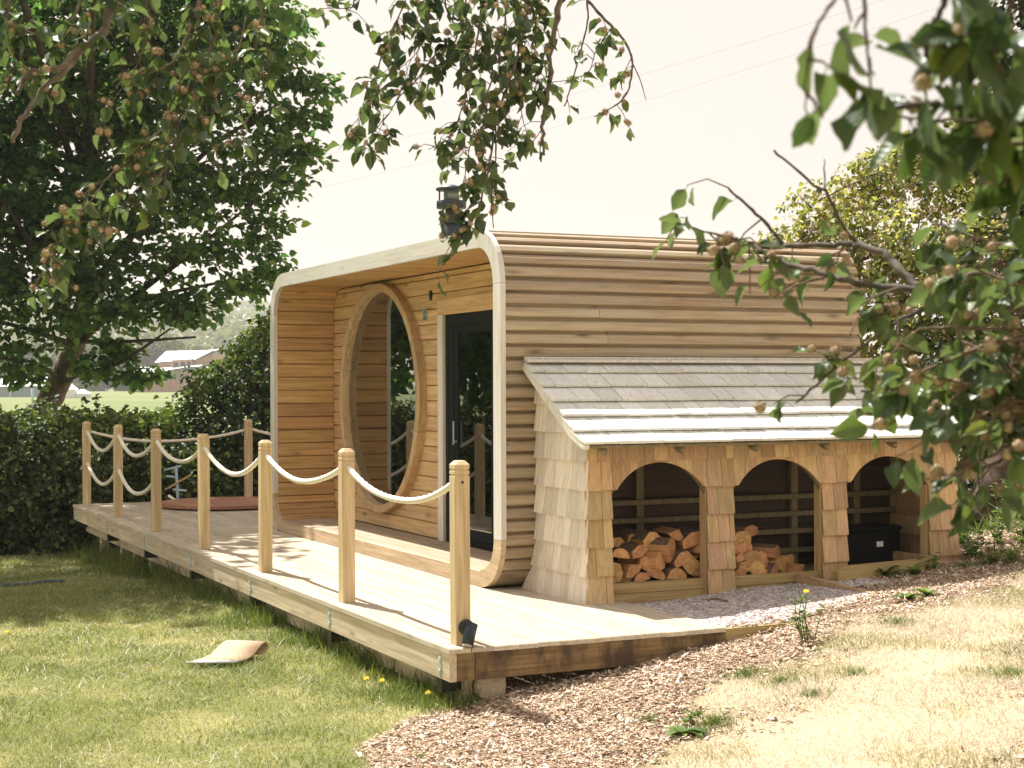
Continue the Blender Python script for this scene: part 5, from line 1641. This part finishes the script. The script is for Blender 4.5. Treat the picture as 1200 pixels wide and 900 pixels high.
def blades(X, Y, h, w, mat, name, lean=0.35, label=None, cat=None, z0=None):
    n = len(X); Z = gz(X, Y) if z0 is None else z0
    a = gg_.uniform(0, 2*np.pi, n); la = gg_.uniform(0, 2*np.pi, n)
    S_ = np.stack([np.cos(a), np.sin(a), np.zeros(n)], 1)*(w*0.5)[:, None]
    ln = (h*lean*gg_.uniform(0.2, 1.6, n))[:, None]*np.stack([np.cos(la), np.sin(la), np.zeros(n)], 1)
    B = np.stack([X, Y, Z - 0.004], 1)
    Mid = B + ln*0.35 + np.stack([np.zeros(n), np.zeros(n), h*0.55], 1)
    Tip = B + ln + np.stack([np.zeros(n), np.zeros(n), h], 1)
    V = np.stack([B-S_, B+S_, Mid+S_*0.75, Mid-S_*0.75, Tip], 1).reshape(-1, 3)
    i = np.arange(n)[:, None]*5
    o = np_mesh(name, V, [i + np.array([[0, 1, 2, 3]]), i + np.array([[3, 2, 4]])], mat)
    return tag(o, label, cat, kind='stuff')

def under_deck(X, Y): return (X > 0.10) & (Y > 0.02) & (X < 1.75)
# lawn
X, Y, d = cam_scatter(430000, 4.9, 21.5, -160, 900)
zm, zd, zf = zones(X, Y)
keep = (zm + zd < gg_.uniform(0.15, 0.75, len(X))) & ~under_deck(X, Y) & ~((X > 1.1) & (Y > 0))
patchn = 0.5 + 0.5*np.sin(X*2.1+0.7)*np.cos(Y*1.7) + 0.3*np.sin(X*5.3-Y*4.1)
keep &= gg_.uniform(0, 1, len(X)) < np.clip(0.55 + 0.45*patchn, 0.35, 1)
X, Y, d = X[keep], Y[keep], d[keep]
h = gg_.gamma(3.2, 0.0075, len(X)) + 0.006; h *= 1 + 0.45*np.sin(X*2.3+np.sin(Y*3))*np.sin(Y*2.6) + 0.25*np.sin(X*9.1)*np.sin(Y*8.3)
blades(X, Y, h, 0.0032*np.maximum(1, d/7)*gg_.uniform(.7, 1.4, len(X)), MT['grass'], 'lawn_grass', 1.25, 'short mown lawn grass left of the deck', 'grass')
# straw and dead blades lying in the lawn
sel = gg_.uniform(0, 1, len(X)) < 0.16
Xs, Ys, ds = X[sel] + gg_.normal(size=sel.sum())*.01, Y[sel], d[sel]
blades(Xs, Ys, gg_.gamma(2.5, 0.006, len(Xs))+0.006, 0.0034*np.maximum(1, ds/7), MT['dry'], 'lawn_straw', 3.2, 'pale dead straw lying in the lawn', 'grass')
# longer grass against the deck's front and beneath its edge
n = 26000
Y = gg_.uniform(-0.15, 11.9, n); X = 0.12 - np.abs(gg_.normal(size=n))*0.17*(1+0.5*np.sin(Y*2.3)) + 0.06
tuft = 0.5+0.5*np.sin(Y*3.7+np.sin(Y*9.1)) + gg_.uniform(0, .5, n)
k_ = tuft > 0.55
X, Y = X[k_], Y[k_]
h = gg_.gamma(4, 0.032, len(X))*np.clip(1.1 - np.abs(X-0.1)*1.6, 0.35, 1.2); h = np.clip(h, 0.03, 0.30)
h *= np.clip(0.55 + Y*0.05, 0.55, 1.1)
blades(X, Y, h, gg_.uniform(.003, .006, len(X)), MT['longgrass'], 'long_grass', 0.6, 'long uncut grass growing along the foot of the deck', 'grass')
# dry grass on the right
X, Y, d = cam_scatter(330000, 4.4, 14, 560, 1330)
zm, zd, zf = zones(X, Y)
keep = (zd > gg_.uniform(0.2, 0.95, len(X))) & ~((Y > 0.9) & (X < 4.8))
thin = 0.5 + 0.5*np.sin(X*3.3+1.2*np.sin(Y*2.7))*np.cos(Y*3.9+X)
keep &= gg_.uniform(0, 1, len(X)) < np.clip(0.16 + 0.62*thin, 0.08, 1)
X, Y, d = X[keep], Y[keep], d[keep]
blades(X, Y, gg_.gamma(3, 0.007, len(X))+0.003, 0.0026*np.maximum(1, d/7)*gg_.uniform(.7, 1.4, len(X)), MT['dry'], 'dry_grass', 1.4, 'bleached dry grass on the slope at right', 'grass')
# green growing back in patches through the dry grass
X, Y, d = cam_scatter(150000, 4.6, 13, 600, 1330)
zm, zd, zf = zones(X, Y)
pn = np.sin(X*2.9+1.7*np.sin(Y*1.9)+.4)*np.cos(Y*3.3-X*.8+.9) + 0.45*np.sin(X*8.3+Y*5.7)
keep = (zd > .3) & (pn > 0.55 + gg_.normal(size=len(X))*.28) & ~((Y > 0.9) & (X < 4.8))
X, Y, d = X[keep], Y[keep], d[keep]
blades(X, Y, gg_.gamma(3, 0.008, len(X))+0.004, 0.0028*np.maximum(1, d/7), MT['grass'], 'regrowth_grass', 1.1, 'green grass patches growing through the dry slope', 'grass')
# rank growth covering the bank at the right
n = 16000
X = gg_.uniform(4.65, 8.0, n); Y = gg_.uniform(0.6, 5.0, n)
k_ = (Y > 0.75 + 0.25*(X-4.65)) & (0.5+0.5*np.sin(X*4.1+Y*2.3)*np.cos(Y*3.7-X) > gg_.uniform(0, .8, n))
X, Y = X[k_], Y[k_]
blades(X, Y, gg_.gamma(3, 0.03, len(X))+.02, gg_.uniform(.004, .012, len(X)), MT['weed'], 'bank_growth', 1.0, 'rank green growth covering the bank at right', 'ground cover')
# green tufts in the bark and the dry slope
def tuft_at(px, py, rad, n, hmin, hmax, mat, label):
    p = on_ground(px, py)
    a = gg_.uniform(0, 6.28, n); r = rad*np.abs(gg_.normal(size=n))*0.6
    X = p.x + r*np.cos(a); Y = p.y + r*np.sin(a)
    o = blades(X, Y, gg_.uniform(hmin, hmax, n), gg_.uniform(.002, .0045, n), mat, 'grass_tuft', 0.9)
    return tag(o, label, 'grass tuft', 'green grass tufts on the bark slope')
for px, py, rad, n, a, b, lb in ((872, 792, .16, 420, .02, .06, 'green grass tuft right of the deck end on the bark'), (835, 850, .17, 520, .02, .07, 'green grass tuft at the low rosette weed'), (915, 800, .18, 420, .015, .05, 'thin green grass on the slope, beside the tuft near the deck end'),
        (950, 815, .15, 300, .015, .05, 'green grass patch in the dry slope, right of centre'), (1050, 730, .14, 380, .015, .05, 'green grass patch below the leafy weeds'), (1000, 790, .13, 260, .015, .045, 'small green tuft in the middle of the dry slope'),
        (1130, 665, .15, 350, .02, .06, 'green tuft on the bark near the weedy bank'), (760, 845, .08, 140, .02, .05, 'sparse grass tuft on the bark left of the rosette weed'), (490, 890, .05, 60, .02, .05, 'tiny grass tuft at the bottom edge of the bark'), (1180, 790, .2, 350, .02, .05, 'green patch at the right edge of the dry slope')):
    tuft_at(px, py, rad, n, a, b, MT['weed'], lb)

# bark chips
X, Y, d = cam_scatter(260000, 4.6, 13.5, 330, 1330, 0.8)
zm, zd, zf = zones(X, Y)
keep = (zm + 0.30*zd*(0.6+0.6*np.sin(X*3.1+Y)*np.cos(Y*4.3)) > gg_.uniform(0.22, 0.95, len(X))) & ~((Y > 0.03 + np.clip(X-2.3, 0, 9)*0.32 + gg_.exponential(0.07, len(X))*(X > 1.85)) & (X < 3.2) & (X > -0.5)) & ~((Y > 1.2) & (X < 4.7))
keep |= (gg_.uniform(0, 1, len(X)) < 0.25) & (Y > 0.06) & (Y < 0.5) & (X > 0.1) & (X < 1.7)
X, Y, d = X[keep], Y[keep], d[keep]
n = len(X)
L = gg_.gamma(2.2, 0.0055, n)+0.004; Wc = L*gg_.uniform(.15, .45, n); Tc = L*gg_.uniform(.06, .16, n)
cube = np.array([(sx, sy, sz) for sx in (-1, 1) for sy in (-1, 1) for sz in (-1, 1)], float)*0.5
V = cube[None]*np.stack([L, Wc, Tc], 1)[:, None] * (1 + 0.25*gg_.normal(size=(n, 8, 3)))
A_ = unit(np.stack([gg_.normal(size=n), gg_.normal(size=n), gg_.normal(size=n)*0.35], 1)); Nn = unit(np.stack([gg_.normal(size=n)*.4, gg_.normal(size=n)*.4, np.ones(n)], 1))
S_ = unit(np.cross(A_, Nn)); Nn = np.cross(S_, A_)
V = V[..., 0:1]*A_[:, None] + V[..., 1:2]*S_[:, None] + V[..., 2:3]*Nn[:, None]
zc = np.where((X > 1.8) & (X < 3.18) & (Y > 0.02), bed_z(X, Y) + 0.012, gz(X, Y) + 0.004)
V += np.stack([X, Y, zc + gg_.uniform(0, 0.012, n)], 1)[:, None]
q = np.array([(0,1,3,2),(4,6,7,5),(0,4,5,1),(2,3,7,6),(0,2,6,4),(1,5,7,3)])
o = np_mesh('bark_chips', V.reshape(-1, 3), [(np.arange(n)[:, None, None]*8 + q[None]).reshape(-1, 4)], MT['chip'])
tag(o, 'brown bark chippings spread beside the deck end', 'bark chips', kind='stuff')
print('chips', n)

# --- single weeds
def weed_leaf(k):
    g = random.Random(500+k); V = []; fs = []
    ts = [0, .15, .35, .6, .82, 1.0]; wd = [.04, .16, .24, .22, .12, .01]
    for t, w in zip(ts, wd):
        z = 0.35*t - 0.55*t*t
        V += [(-w*g.uniform(.85, 1.15), t, z+w*.3), (0, t, z), (w*g.uniform(.85, 1.15), t, z+w*.3)]
    for i in range(5):
        for j in range(2): fs.append((i*3+j, i*3+j+1, i*3+j+4, i*3+j+3))
    me = bpy.data.meshes.new('weed_leaf'); me.from_pydata(V, [], fs); me.materials.append(MT['weedobj'])
    me.polygons.foreach_set('use_smooth', [True]*len(me.polygons))
    return me
WL = [weed_leaf(k) for k in range(4)]
def rosette(px, py, n, L, label, lift=0.5, group=None):
    p = on_ground(px, py)
    r = empty('rosette_weed', p); tag(r, label, 'weed', group)
    for k in range(n):
        a = 2.4*k + rnd.uniform(-.3, .3); el = rnd.uniform(0.1, lift)
        ax = Vector((math.cos(a), math.sin(a), el)); nr = Vector((-math.cos(a)*el, -math.sin(a)*el, 1.0))
        o = bpy.data.objects.new('leaf', WL[k % 4])
        o.matrix_local = orient(ax, nr, L*rnd.uniform(.6, 1.15), (0, 0, 0.005+0.01*k/n)); link(o, r)
    return r
def upright(px, py, h, ns, nl, L, label, flower=None, group=None, spread=0.35, mat='weed'):
    p = on_ground(px, py)
    r = empty('leafy_weed', p); tag(r, label, 'weed', group)
    st = MB(); P_, A_, N_, Ls = [], [], [], []
    tops = []
    for s in range(ns):
        a = rnd.uniform(0, 6.28); ln = h*rnd.uniform(.1, spread); hh = h*rnd.uniform(.65, 1.1)
        b = Vector((rnd.uniform(-.05, .05), rnd.uniform(-.05, .05), -0.01)); e = b + Vector((ln*math.cos(a), ln*math.sin(a), hh))
        m_ = b.lerp(e, .5) + Vector((rnd.uniform(-.03, .03), rnd.uniform(-.03, .03), 0))
        st.tube([b, m_, e], [0.004, 0.003, 0.0015], 5); tops.append(e)
        for k in range(nl):
            t = rnd.uniform(.15, 1); q = b.lerp(m_, t*2) if t < .5 else m_.lerp(e, t*2-1)
            th = rnd.uniform(0, 6.28)
            P_.append(q); A_.append((math.cos(th), math.sin(th), rnd.uniform(-.2, .7))); N_.append((rnd.gauss(0, .3), rnd.gauss(0, .3), 1)); Ls.append(L*rnd.uniform(.5, 1.2)*(1.2-.6*t))
    st.build('stems', MT['weed'], r)
    if P_:
        P_ = np.array([tuple(q) for q in P_]); Ls = np.array(Ls)
        v, f = leaf_arrays(P_, np.array(A_, float), np.array(N_, float), Ls, Ls*0.5)
        np_mesh('leaves', v, [f], MT[mat], r)
    if flower:
        for e in tops[:flower]:
            f = MB()
            for k in range(10):
                a = k*.628
                f.add([(0, 0, 0.004), (.016*math.cos(a-.3), .016*math.sin(a-.3), .008), (.018*math.cos(a), .018*math.sin(a), .006), (.016*math.cos(a+.3), .016*math.sin(a+.3), .008)], [(0, 1, 2, 3)])
                f.add([(0, 0, 0.009), (.009*math.cos(a-.3), .009*math.sin(a-.3), .013), (.010*math.cos(a), .010*math.sin(a), .012), (.009*math.cos(a+.3), .009*math.sin(a+.3), .013)], [(0, 1, 2, 3)])
            o = f.build('flower', MT['yellow'], r); o.location = e
            o.rotation_euler = (0.5, -0.3, 0)
    return r
rosette(800, 862, 11, .13, 'flat green rosette weed at the bottom in the bark chips', .35)
upright(808, 848, .09, 3, 4, .08, 'small upright dock shoot behind the bottom rosette weed')
rosette(800, 762, 5, .10, 'broad-leaved seedling sprouting under the deck end', 1.2)
rosette(1036, 676, 10, .15, 'dark green leafy weed by the bevel-ended sleeper'.replace('bevel-ended', 'slant-ended'), 1.4)
rosette(1070, 675, 9, .13, 'leafy green weed at the right of the slant-ended sleeper', 1.3)
rosette(1062, 705, 11, .13, 'low spreading weed in the bark below the sleepers', .8)
rosette(1085, 700, 8, .11, 'smaller spreading weed right of the low one below the sleepers', .9)
upright(945, 752, .34, 7, 7, .055, 'wispy grey-green weed with one yellow flower near the gravel', 1, spread=.3)
for i, (px, py, h, ns, nl, L, lb) in enumerate(((1105, 655, .22, 6, 12, .07, 'leafy weed at the foot of the last pillar'), (1125, 640, .30, 7, 14, .07, 'taller weed just right of the last pillar'), (1140, 655, .20, 7, 12, .06, 'short weed clump in front on the bank'),
        (1150, 620, .35, 8, 14, .08, 'bushy weed in the middle of the bank'), (1168, 640, .26, 7, 12, .07, 'weed clump in front of the bushy one on the bank'), (1180, 615, .42, 8, 14, .08, 'tallest weed on the bank before the ivy trunk'),
        (1196, 640, .28, 8, 12, .07, 'weed clump at the right picture edge on the bank'), (1112, 610, .30, 6, 12, .08, 'shaded weed close behind the last pillar'), (1205, 605, .40, 8, 14, .08, 'weed partly cut by the right picture edge'), (1090, 668, .14, 6, 8, .06, 'low weed at the end of the plank by the third arch'),
        (1160, 662, .12, 8, 8, .05, 'lowest green weed at the edge of the bank and bark'), (1185, 660, .14, 8, 8, .05, 'low weed right of the lowest green one'))):
    upright(px, py, h, ns, nl, L, lb, group='weeds on the bank', spread=.6)
for i, (px, py, h, lb) in enumerate(((350, 728, .34, 'leafy nettle-like weed at the deck foot below the third post'), (375, 738, .30, 'weed growing at the deck foot right of the third post'), (238, 690, .26, 'broad weed at the deck foot near the fifth post'), (262, 697, .24, 'weed at the deck foot between fourth and fifth posts'), (330, 715, .26, 'weed beside the deck leg left of the third post'))):
    upright(px, py, h, 6, 9, .085, lb, group='weeds along the deck foot', spread=.5)
for i, (px, py, h, lb) in enumerate(((433, 800, .06, 'yellow dandelion flower in the lawn, left of a pair'), (441, 804, .05, 'yellow dandelion flower in the lawn, right of a pair'), (503, 822, .08, 'yellow dandelion by the deck corner leg'), (492, 815, .30, 'tall thin stem with yellow flower before the deck fascia'), (511, 822, .26, 'second tall thin yellow flower before the deck fascia'), (16, 745, .04, 'tiny yellow flower in the lawn at the left edge'))):
    upright(px, py, h, 1, 1, .03, lb, 1, group='yellow lawn flowers', spread=.2)

# ------------------------------------------------------------------ small things on the lawn
p = on_ground(272, 776)
mt = empty('curled_mat', p); tag(mt, 'tan curled mat with grey end lying on the lawn', 'mat')
rA = on_ground(243, 783); rB = on_ground(315, 764)
ux = (rB-rA); Lm = 0.50; ux.z = 0; ux.normalize(); uy = Vector((-ux.y, ux.x, 0))
prof = []
for i in range(15):
    t = i/14
    prof.append((Lm*0.80*t - .25, 0.040 + 0.03*sm(.3, .9, t)*1.0 + 0.05*float(sm(.55, 1, t))))
cx, cz, rr = prof[-1][0], prof[-1][1]-0.038, 0.038
for i in range(1, 14):
    a = math.pi/2 - i*0.33
    prof.append((cx + rr*1.15*math.cos(a), cz + rr*math.sin(a)))
def mat_piece(i0, i1, nm, mat):
    m = MB(); wv = 0.14
    for i in range(i0, i1+1):
        x, z = prof[i]; t = i/len(prof)
        w = wv*(1.0 - 0.15*t)
        skew = -0.07*(1-t)
        for s in (-1, 1):
            q = ux*(x + skew*s) + uy*(s*w)
            m.v.append((q.x, q.y, z)); m.v.append((q.x, q.y, z-0.010))
    for i in range(i1-i0):
        a = i*4; b = a+4
        m.f += [(a, b, b+2, a+2), (a+1, a+3, b+3, b+1), (a, a+1, b+1, b), (a+2, b+2, b+3, a+3)]
    e = (i1-i0)*4
    m.f += [(0, 2, 3, 1), (e, e+1, e+3, e+2)]
    return m.build(nm, MT[mat], mt, True)
mat_piece(0, 4, 'grey_end', 'mattip'); mat_piece(4, len(prof)-1, 'tan_sheet', 'cork')
hp = [on_ground(x, y) for x, y in ((-60, 689), (0, 688), (28, 687), (50, 684), (75, 683))]
h_ = MB().tube(curve_pts([Vector((q.x, q.y, q.z+0.02)) for q in hp], 6), 0.016, 8).build('hose', MT['hose'], None, True)
tag(h_, 'dark blue hose lying in the shaded lawn at the left edge', 'hose')
lf = on_ground(246, 765)
o = bpy.data.objects.new('fallen_leaf', WL[0].copy()); o.data.materials.clear(); o.data.materials.append(MT['seedhead'])
o.matrix_world = orient((1, .3, .2), (0, .2, 1), .09, (lf.x, lf.y, lf.z+.05)); link(o)
tag(o, 'single orange-brown fallen leaf on the lawn above the mat', 'leaf')

# pale blue metal stand and stick in the hedge gap behind the lid
ps = at(213, 588, 20.3); ps.z = -0.02 if ps.y < 12.02 else gzf(ps.x, ps.y)
stn = empty('metal_stand', (ps.x, ps.y, gzf(ps.x, ps.y))); tag(stn, 'pale blue metal stand with crossbars behind the round lid', 'stand')
def rel(px, py): 
    q = at(px, py, 20.3); return (q.x-stn.location.x, q.y-stn.location.y, q.z-stn.location.z)
MB().tube([(0, 0, -0.02), rel(208, 590), rel(207, 568), rel(206, 548)], 0.018, 8).build('upright', MT['paleblue'], stn, True)
MB().tube([rel(192, 551), rel(212, 546)], 0.014, 8).build('crossbar', MT['paleblue'], stn, True)
MB().tube([rel(194, 558), rel(206, 559)], 0.014, 8).build('crossbar', MT['paleblue'], stn, True)
MB().tube([rel(203, 574), rel(218, 575)], 0.016, 8).build('foot_peg', MT['paleblue'], stn, True)
q0, q1 = at(193, 574, 20.2), at(224, 556, 20.4)
sk = MB().tube([q0, q1], 0.014, 7).build('garden_cane', MT['sill'], None, True); tag(sk, 'orange cane leaning beside the pale blue stand', 'cane')
q0, q1 = at(197, 581, 19.9), at(208, 588, 19.85)
sk = MB().tube([q0, q1], 0.016, 7).build('garden_cane', MT['rope'], None, True); tag(sk, 'short pale cane at the foot of the pale blue stand', 'cane')

# ------------------------------------------------------------------ far field: buildings, trees, hills
MT['farwood'] = wood('far_cladding', (0.50, 0.33, 0.24), (0.40, 0.25, 0.17), 2, knots=0, fine=4, vary=0.05)
MT['farroof'] = plain('far_metal_roof', (0.62, 0.64, 0.63), 0.5, vary=0.06, nscale=0.5)
MT['farglass'] = plain('far_glass', (0.05, 0.07, 0.09), 0.1)
MT['fartrim'] = plain('far_trim', (0.16, 0.22, 0.27), 0.5)
MT['farwhite'] = plain('far_white', (0.72, 0.73, 0.72), 0.6, vary=0.08, nscale=0.4)
MT['fargrey'] = plain('far_grey', (0.30, 0.36, 0.40), 0.6, vary=0.1, nscale=0.4)
D0 = 300.0
b0 = at(205, 461, D0); b0.z = gzf(b0.x, b0.y)
bd = empty('timber_building', b0); tag(bd, 'distant timber-clad building with pale sloping metal roofs', 'building')
bd.rotation_euler = (0, 0, math.atan2(RT[1], RT[0]))
K = D0/F
def bx2(px): return (px-205)*K
def bz2(py): return (462-py)*K
def bprism(pts, y0, y1, nm, mat, par=None): return MB().prism([(bx2(a), bz2(b)) for a, b in pts], y0, y1, 1).build(nm, MT[mat], par or bd)
bprism([(158, 464), (236, 464), (236, 433), (218, 434), (182, 440), (158, 439)], 0, 8, 'lower_wall', 'farwood')
bprism([(180, 440), (246, 440), (246, 416), (226, 424), (180, 428)], 4, 14, 'upper_wall', 'farwood')
MB().add([(bx2(156), -0.6, bz2(438.5)), (bx2(181), -0.6, bz2(439)), (bx2(218), -0.6, bz2(433)), (bx2(235), -0.6, bz2(432)), (bx2(235), 4.2, bz2(429)), (bx2(218), 4.2, bz2(430)), (bx2(181), 4.2, bz2(432)), (bx2(156), 4.2, bz2(432))] , [(0,1,6,7),(1,2,5,6),(2,3,4,5)]).build('lower_roof', MT['farroof'], bd)
for a in ([(156, 438.8), (181, 439.4), (181, 440.4), (156, 439.8)], [(181, 439.4), (235, 432.2), (235, 433.4), (181, 440.4)]):
    bprism(a, -0.65, -0.5, 'roof_edge', 'fartrim')
m = MB(); m.add([(bx2(176), 3.5, bz2(427)), (bx2(226), 3.5, bz2(423.5)), (bx2(246), 3.5, bz2(413.5)), (bx2(246), 14, bz2(409)), (bx2(226), 14, bz2(411)), (bx2(176), 14, bz2(412))], [(0,1,4,5),(1,2,3,4)])
m.build('upper_roof', MT['farroof'], bd)
bprism([(225, 423.2), (246.5, 412.6), (246.5, 413.8), (225, 424.4)], 3.35, 3.5, 'roof_edge', 'fartrim')
bprism([(197, 424.5), (221, 423.5), (221, 432), (197, 433)], 3.0, 3.9, 'dormer_front', 'farwood')
MB().add([(bx2(196), 2.8, bz2(424.3)), (bx2(222), 2.8, bz2(423.2)), (bx2(222), 8, bz2(418)), (bx2(196), 8, bz2(419))], [(0,1,2,3)]).build('dormer_roof', MT['farroof'], bd)
for a, b, c, e in ((199.5, 205, 427, 431.5), (208, 213, 426.5, 431), (215.5, 220, 426.2, 430.7)):
    w_ = bprism([(a, c), (b, c), (b, e), (a, e)], 2.88, 2.98, 'window', 'farglass')
for a, b, c, e, nm in ((167, 172, 441, 445, 'window'), (190.5, 206.5, 441, 447, 'window'), (228, 233, 439, 448, 'window')):
    bprism([(a, c), (b, c), (b, e), (a, e)], -0.08, -0.02, nm, 'farglass')
for a, b, c, e in ((176, 181, 441, 452), (209.5, 214, 440.5, 452.5)):
    bprism([(a, c), (b, c), (b, e), (a, e)], -0.08, -0.02, 'door', 'fartrim')
# long white shed and small white tents at far left
D1 = 210.0; K1 = D1/F
s0 = at(45, 468, D1); s0.z = gzf(s0.x, s0.y)
ws = empty('white_shed', s0); tag(ws, 'long low distant shed with white roof and grey wall', 'building')
ws.rotation_euler = (0, 0, math.atan2(RT[1], RT[0]))
def f1(px, py): return ((px-45)*K1, (468-py)*K1)
MB().prism([f1(-60, 470), f1(64, 470), f1(64, 455), f1(-60, 455)], 0, 5, 1).build('wall', MT['fargrey'], ws)
r_ = MB(); a0, a1 = f1(-62, 456), f1(66, 455); b0_, b1_ = f1(-62, 443.5), f1(66, 443)
r_.add([(a0[0], -0.4, a0[1]), (a1[0], -0.4, a1[1]), (b1_[0], 4, b1_[1]), (b0_[0], 4, b0_[1])], [(0, 1, 2, 3)]).build('roof', MT['farwhite'], ws)
for px in (-30, -8, 12, 38, 55):
    c = f1(px, 455)
    MB().box(c[0]-.1, c[0]+.1, -0.06, -0.01, 0, c[1]).build('post', MT['farwhite'], ws)
for px, py, w, h, lb in ((80, 466, 20, 18, 'white distant tent left of the timber building'), (97, 466, 16, 10, 'smaller white tent beside the larger one, far off')):
    t0 = at(px, py, D1-12); t0.z = gzf(t0.x, t0.y); kk = (D1-12)/F
    te = empty('white_tent', t0); te.rotation_euler = (0, 0, math.atan2(RT[1], RT[0])); tag(te, lb, 'tent')
    ww, hh = w*kk/2, h*kk
    MB().prism([(-ww, 0), (ww, 0), (ww, hh*.55), (-ww, hh*.55)], -ww*.8, ww*.8, 1).build('side_wall', MT['farwhite'], te)
    MB().add([(-ww*1.05, -ww*.85, hh*.55), (ww*1.05, -ww*.85, hh*.55), (ww*1.05, ww*.85, hh*.55), (-ww*1.05, ww*.85, hh*.55), (-ww*.3, 0, hh), (ww*.3, 0, hh)], [(0,1,5,4),(1,2,5),(2,3,4,5),(3,0,4)]).build('roof', MT['farwhite'], te)
pp = at(38, 488, 60); g0 = gzf(pp.x, pp.y)
o = MB().tube([(pp.x, pp.y, g0), (pp.x, pp.y, at(38, 442, 60).z)], 0.05, 8).build('field_pole', MT['paleblue'], None, True); tag(o, 'thin pale pole standing in the far field', 'pole')
# trees round the far buildings
fts = [(262, 455, 340, 5.5, 'rounded distant tree right of the timber building'), (285, 440, 360, 7, 'tall distant tree behind the shrub, second right of the building'), (310, 430, 350, 7, 'distant tree nearest the cabin frame'), (240, 430, 380, 6.5, 'distant tree behind the right gable of the timber building'),
       (205, 425, 400, 8, 'distant tree above the dormers of the timber building'), (165, 425, 390, 8, 'distant tree behind the left roof of the timber building'), (120, 430, 380, 8, 'distant tree behind the white tents'), (75, 435, 390, 8, 'distant tree above the white shed right half'), (25, 435, 400, 9, 'distant tree above the white shed left half'), (-20, 435, 390, 9, 'distant tree at the left picture edge'), (335, 425, 370, 8, 'distant tree just behind the cabin edge')]
for px, py, d, r, lb in fts:
    c = at(px, py, d); g0 = gzf(c.x, c.y)
    t = empty('distant_tree', (0, 0, 0)); tag(t, lb, 'tree', 'trees round the far buildings')
    MB().tube([(c.x, c.y, g0-.2), (c.x, c.y, max(g0+2, c.z))], [0.5, 0.3], 6).build('trunk', MT['trunk'], t, True)
    cc = [((c.x+rnd.uniform(-.5, .5)*r, c.y+rnd.uniform(-.5, .5)*r, max(g0+r*.5, c.z)+rnd.uniform(-.45, .45)*r), r*rnd.uniform(.4, .6)) for _ in range(6)]
    crown('crown', cc, MT['fartree'], t, gv, 0.85, 9, 1.3, 0.25, 22, shell=.35, flat=.5)
# wooded hills
hx = np.linspace(-260, 1500, 120); rows_ = []
for j, (d, top) in enumerate(((520, 440), (640, 415), (800, 392), (1000, 368), (1250, 356), (1700, 380))):
    pts = []
    for px in hx:
        y = top + 10*math.sin(px*.012+j) + 6*math.sin(px*.031+2*j) + (max(0, px-420)*0.12)
        if j == 0: y = 462
        y = min(y, 462)
        p = at(px, y, d); pts.append((p.x, p.y, p.z))
    rows_.append(pts)
HV = np.array(rows_).reshape(-1, 3); nh = len(hx)
# refine with lumps
MT['hill'] = plain('wooded_hill', (0.075, 0.11, 0.05), 0.95, vary=0.5, nscale=0.035)
ih = (np.arange(5)[:, None]*nh + np.arange(nh-1)[None, :]).ravel()
hl = np_mesh('hills', HV, [np.stack([ih, ih+1, ih+nh+1, ih+nh], 1)], MT['hill'], smooth=True)
tag(hl, kind='structure')
# the wood that covers them
n = 2600
px = gg_.uniform(-250, 470, n); tt = gg_.uniform(0, 1, n)
C = []
for a, t in zip(px, tt):
    i = (a+260)/1760*119; i0 = int(i); row = t*3.4+0.6; r0 = int(row); fr = row-r0
    p = np.array(rows_[r0][i0])*(1-fr) + np.array(rows_[min(r0+1, 5)][i0])*fr
    C.append(p + np.array([0, 0, 2.0]))
C = np.array(C)
v, f = spray_leaves(C, np.tile([0, 0, 1.0], (n, 1)), np.full(n, 5.0), 1.6, 16, 4.0, gv, 0.2, 0.4)
wd_ = np_mesh('hill_wood', v, [f], MT['fartree']); tag(wd_, 'far wooded hillside beyond the field', 'wood', kind='stuff')

# overhead wires
for (x0, y0, x1, y1, lb) in ((330, 185, 1010, 2, 'faint overhead wire crossing the sky, upper one'), (330, 225, 1130, -10, 'faint overhead wire crossing the sky, lower one')):
    p0 = at(x0-60, y0+18, 62); p1 = at(x1+200, y1-60, 38)
    pts = [p0.lerp(p1, t/20) + Vector((0, 0, -0.5*4*(t/20)*(1-t/20))) for t in range(21)]
    o = MB().tube(pts, 0.0032, 5).build('overhead_wire', MT['fartrim'], None, True); tag(o, lb, 'wire', 'overhead wires')

# ------------------------------------------------------------------ summer air
hz, nt, out = new_mat('summer_haze')
pv = N(nt, 'ShaderNodeVolumePrincipled')
pv.inputs['Color'].default_value = (0.97, 0.96, 0.92, 1)
pv.inputs['Density'].default_value = 0.00042
pv.inputs['Anisotropy'].default_value = 0.3
nt.links.new(pv.outputs[0], out.inputs['Volume'])
hb = MB().box(-3900, 3900, -3900, 3900, -6, 88).build('haze', hz)
tag(hb, kind='stuff')
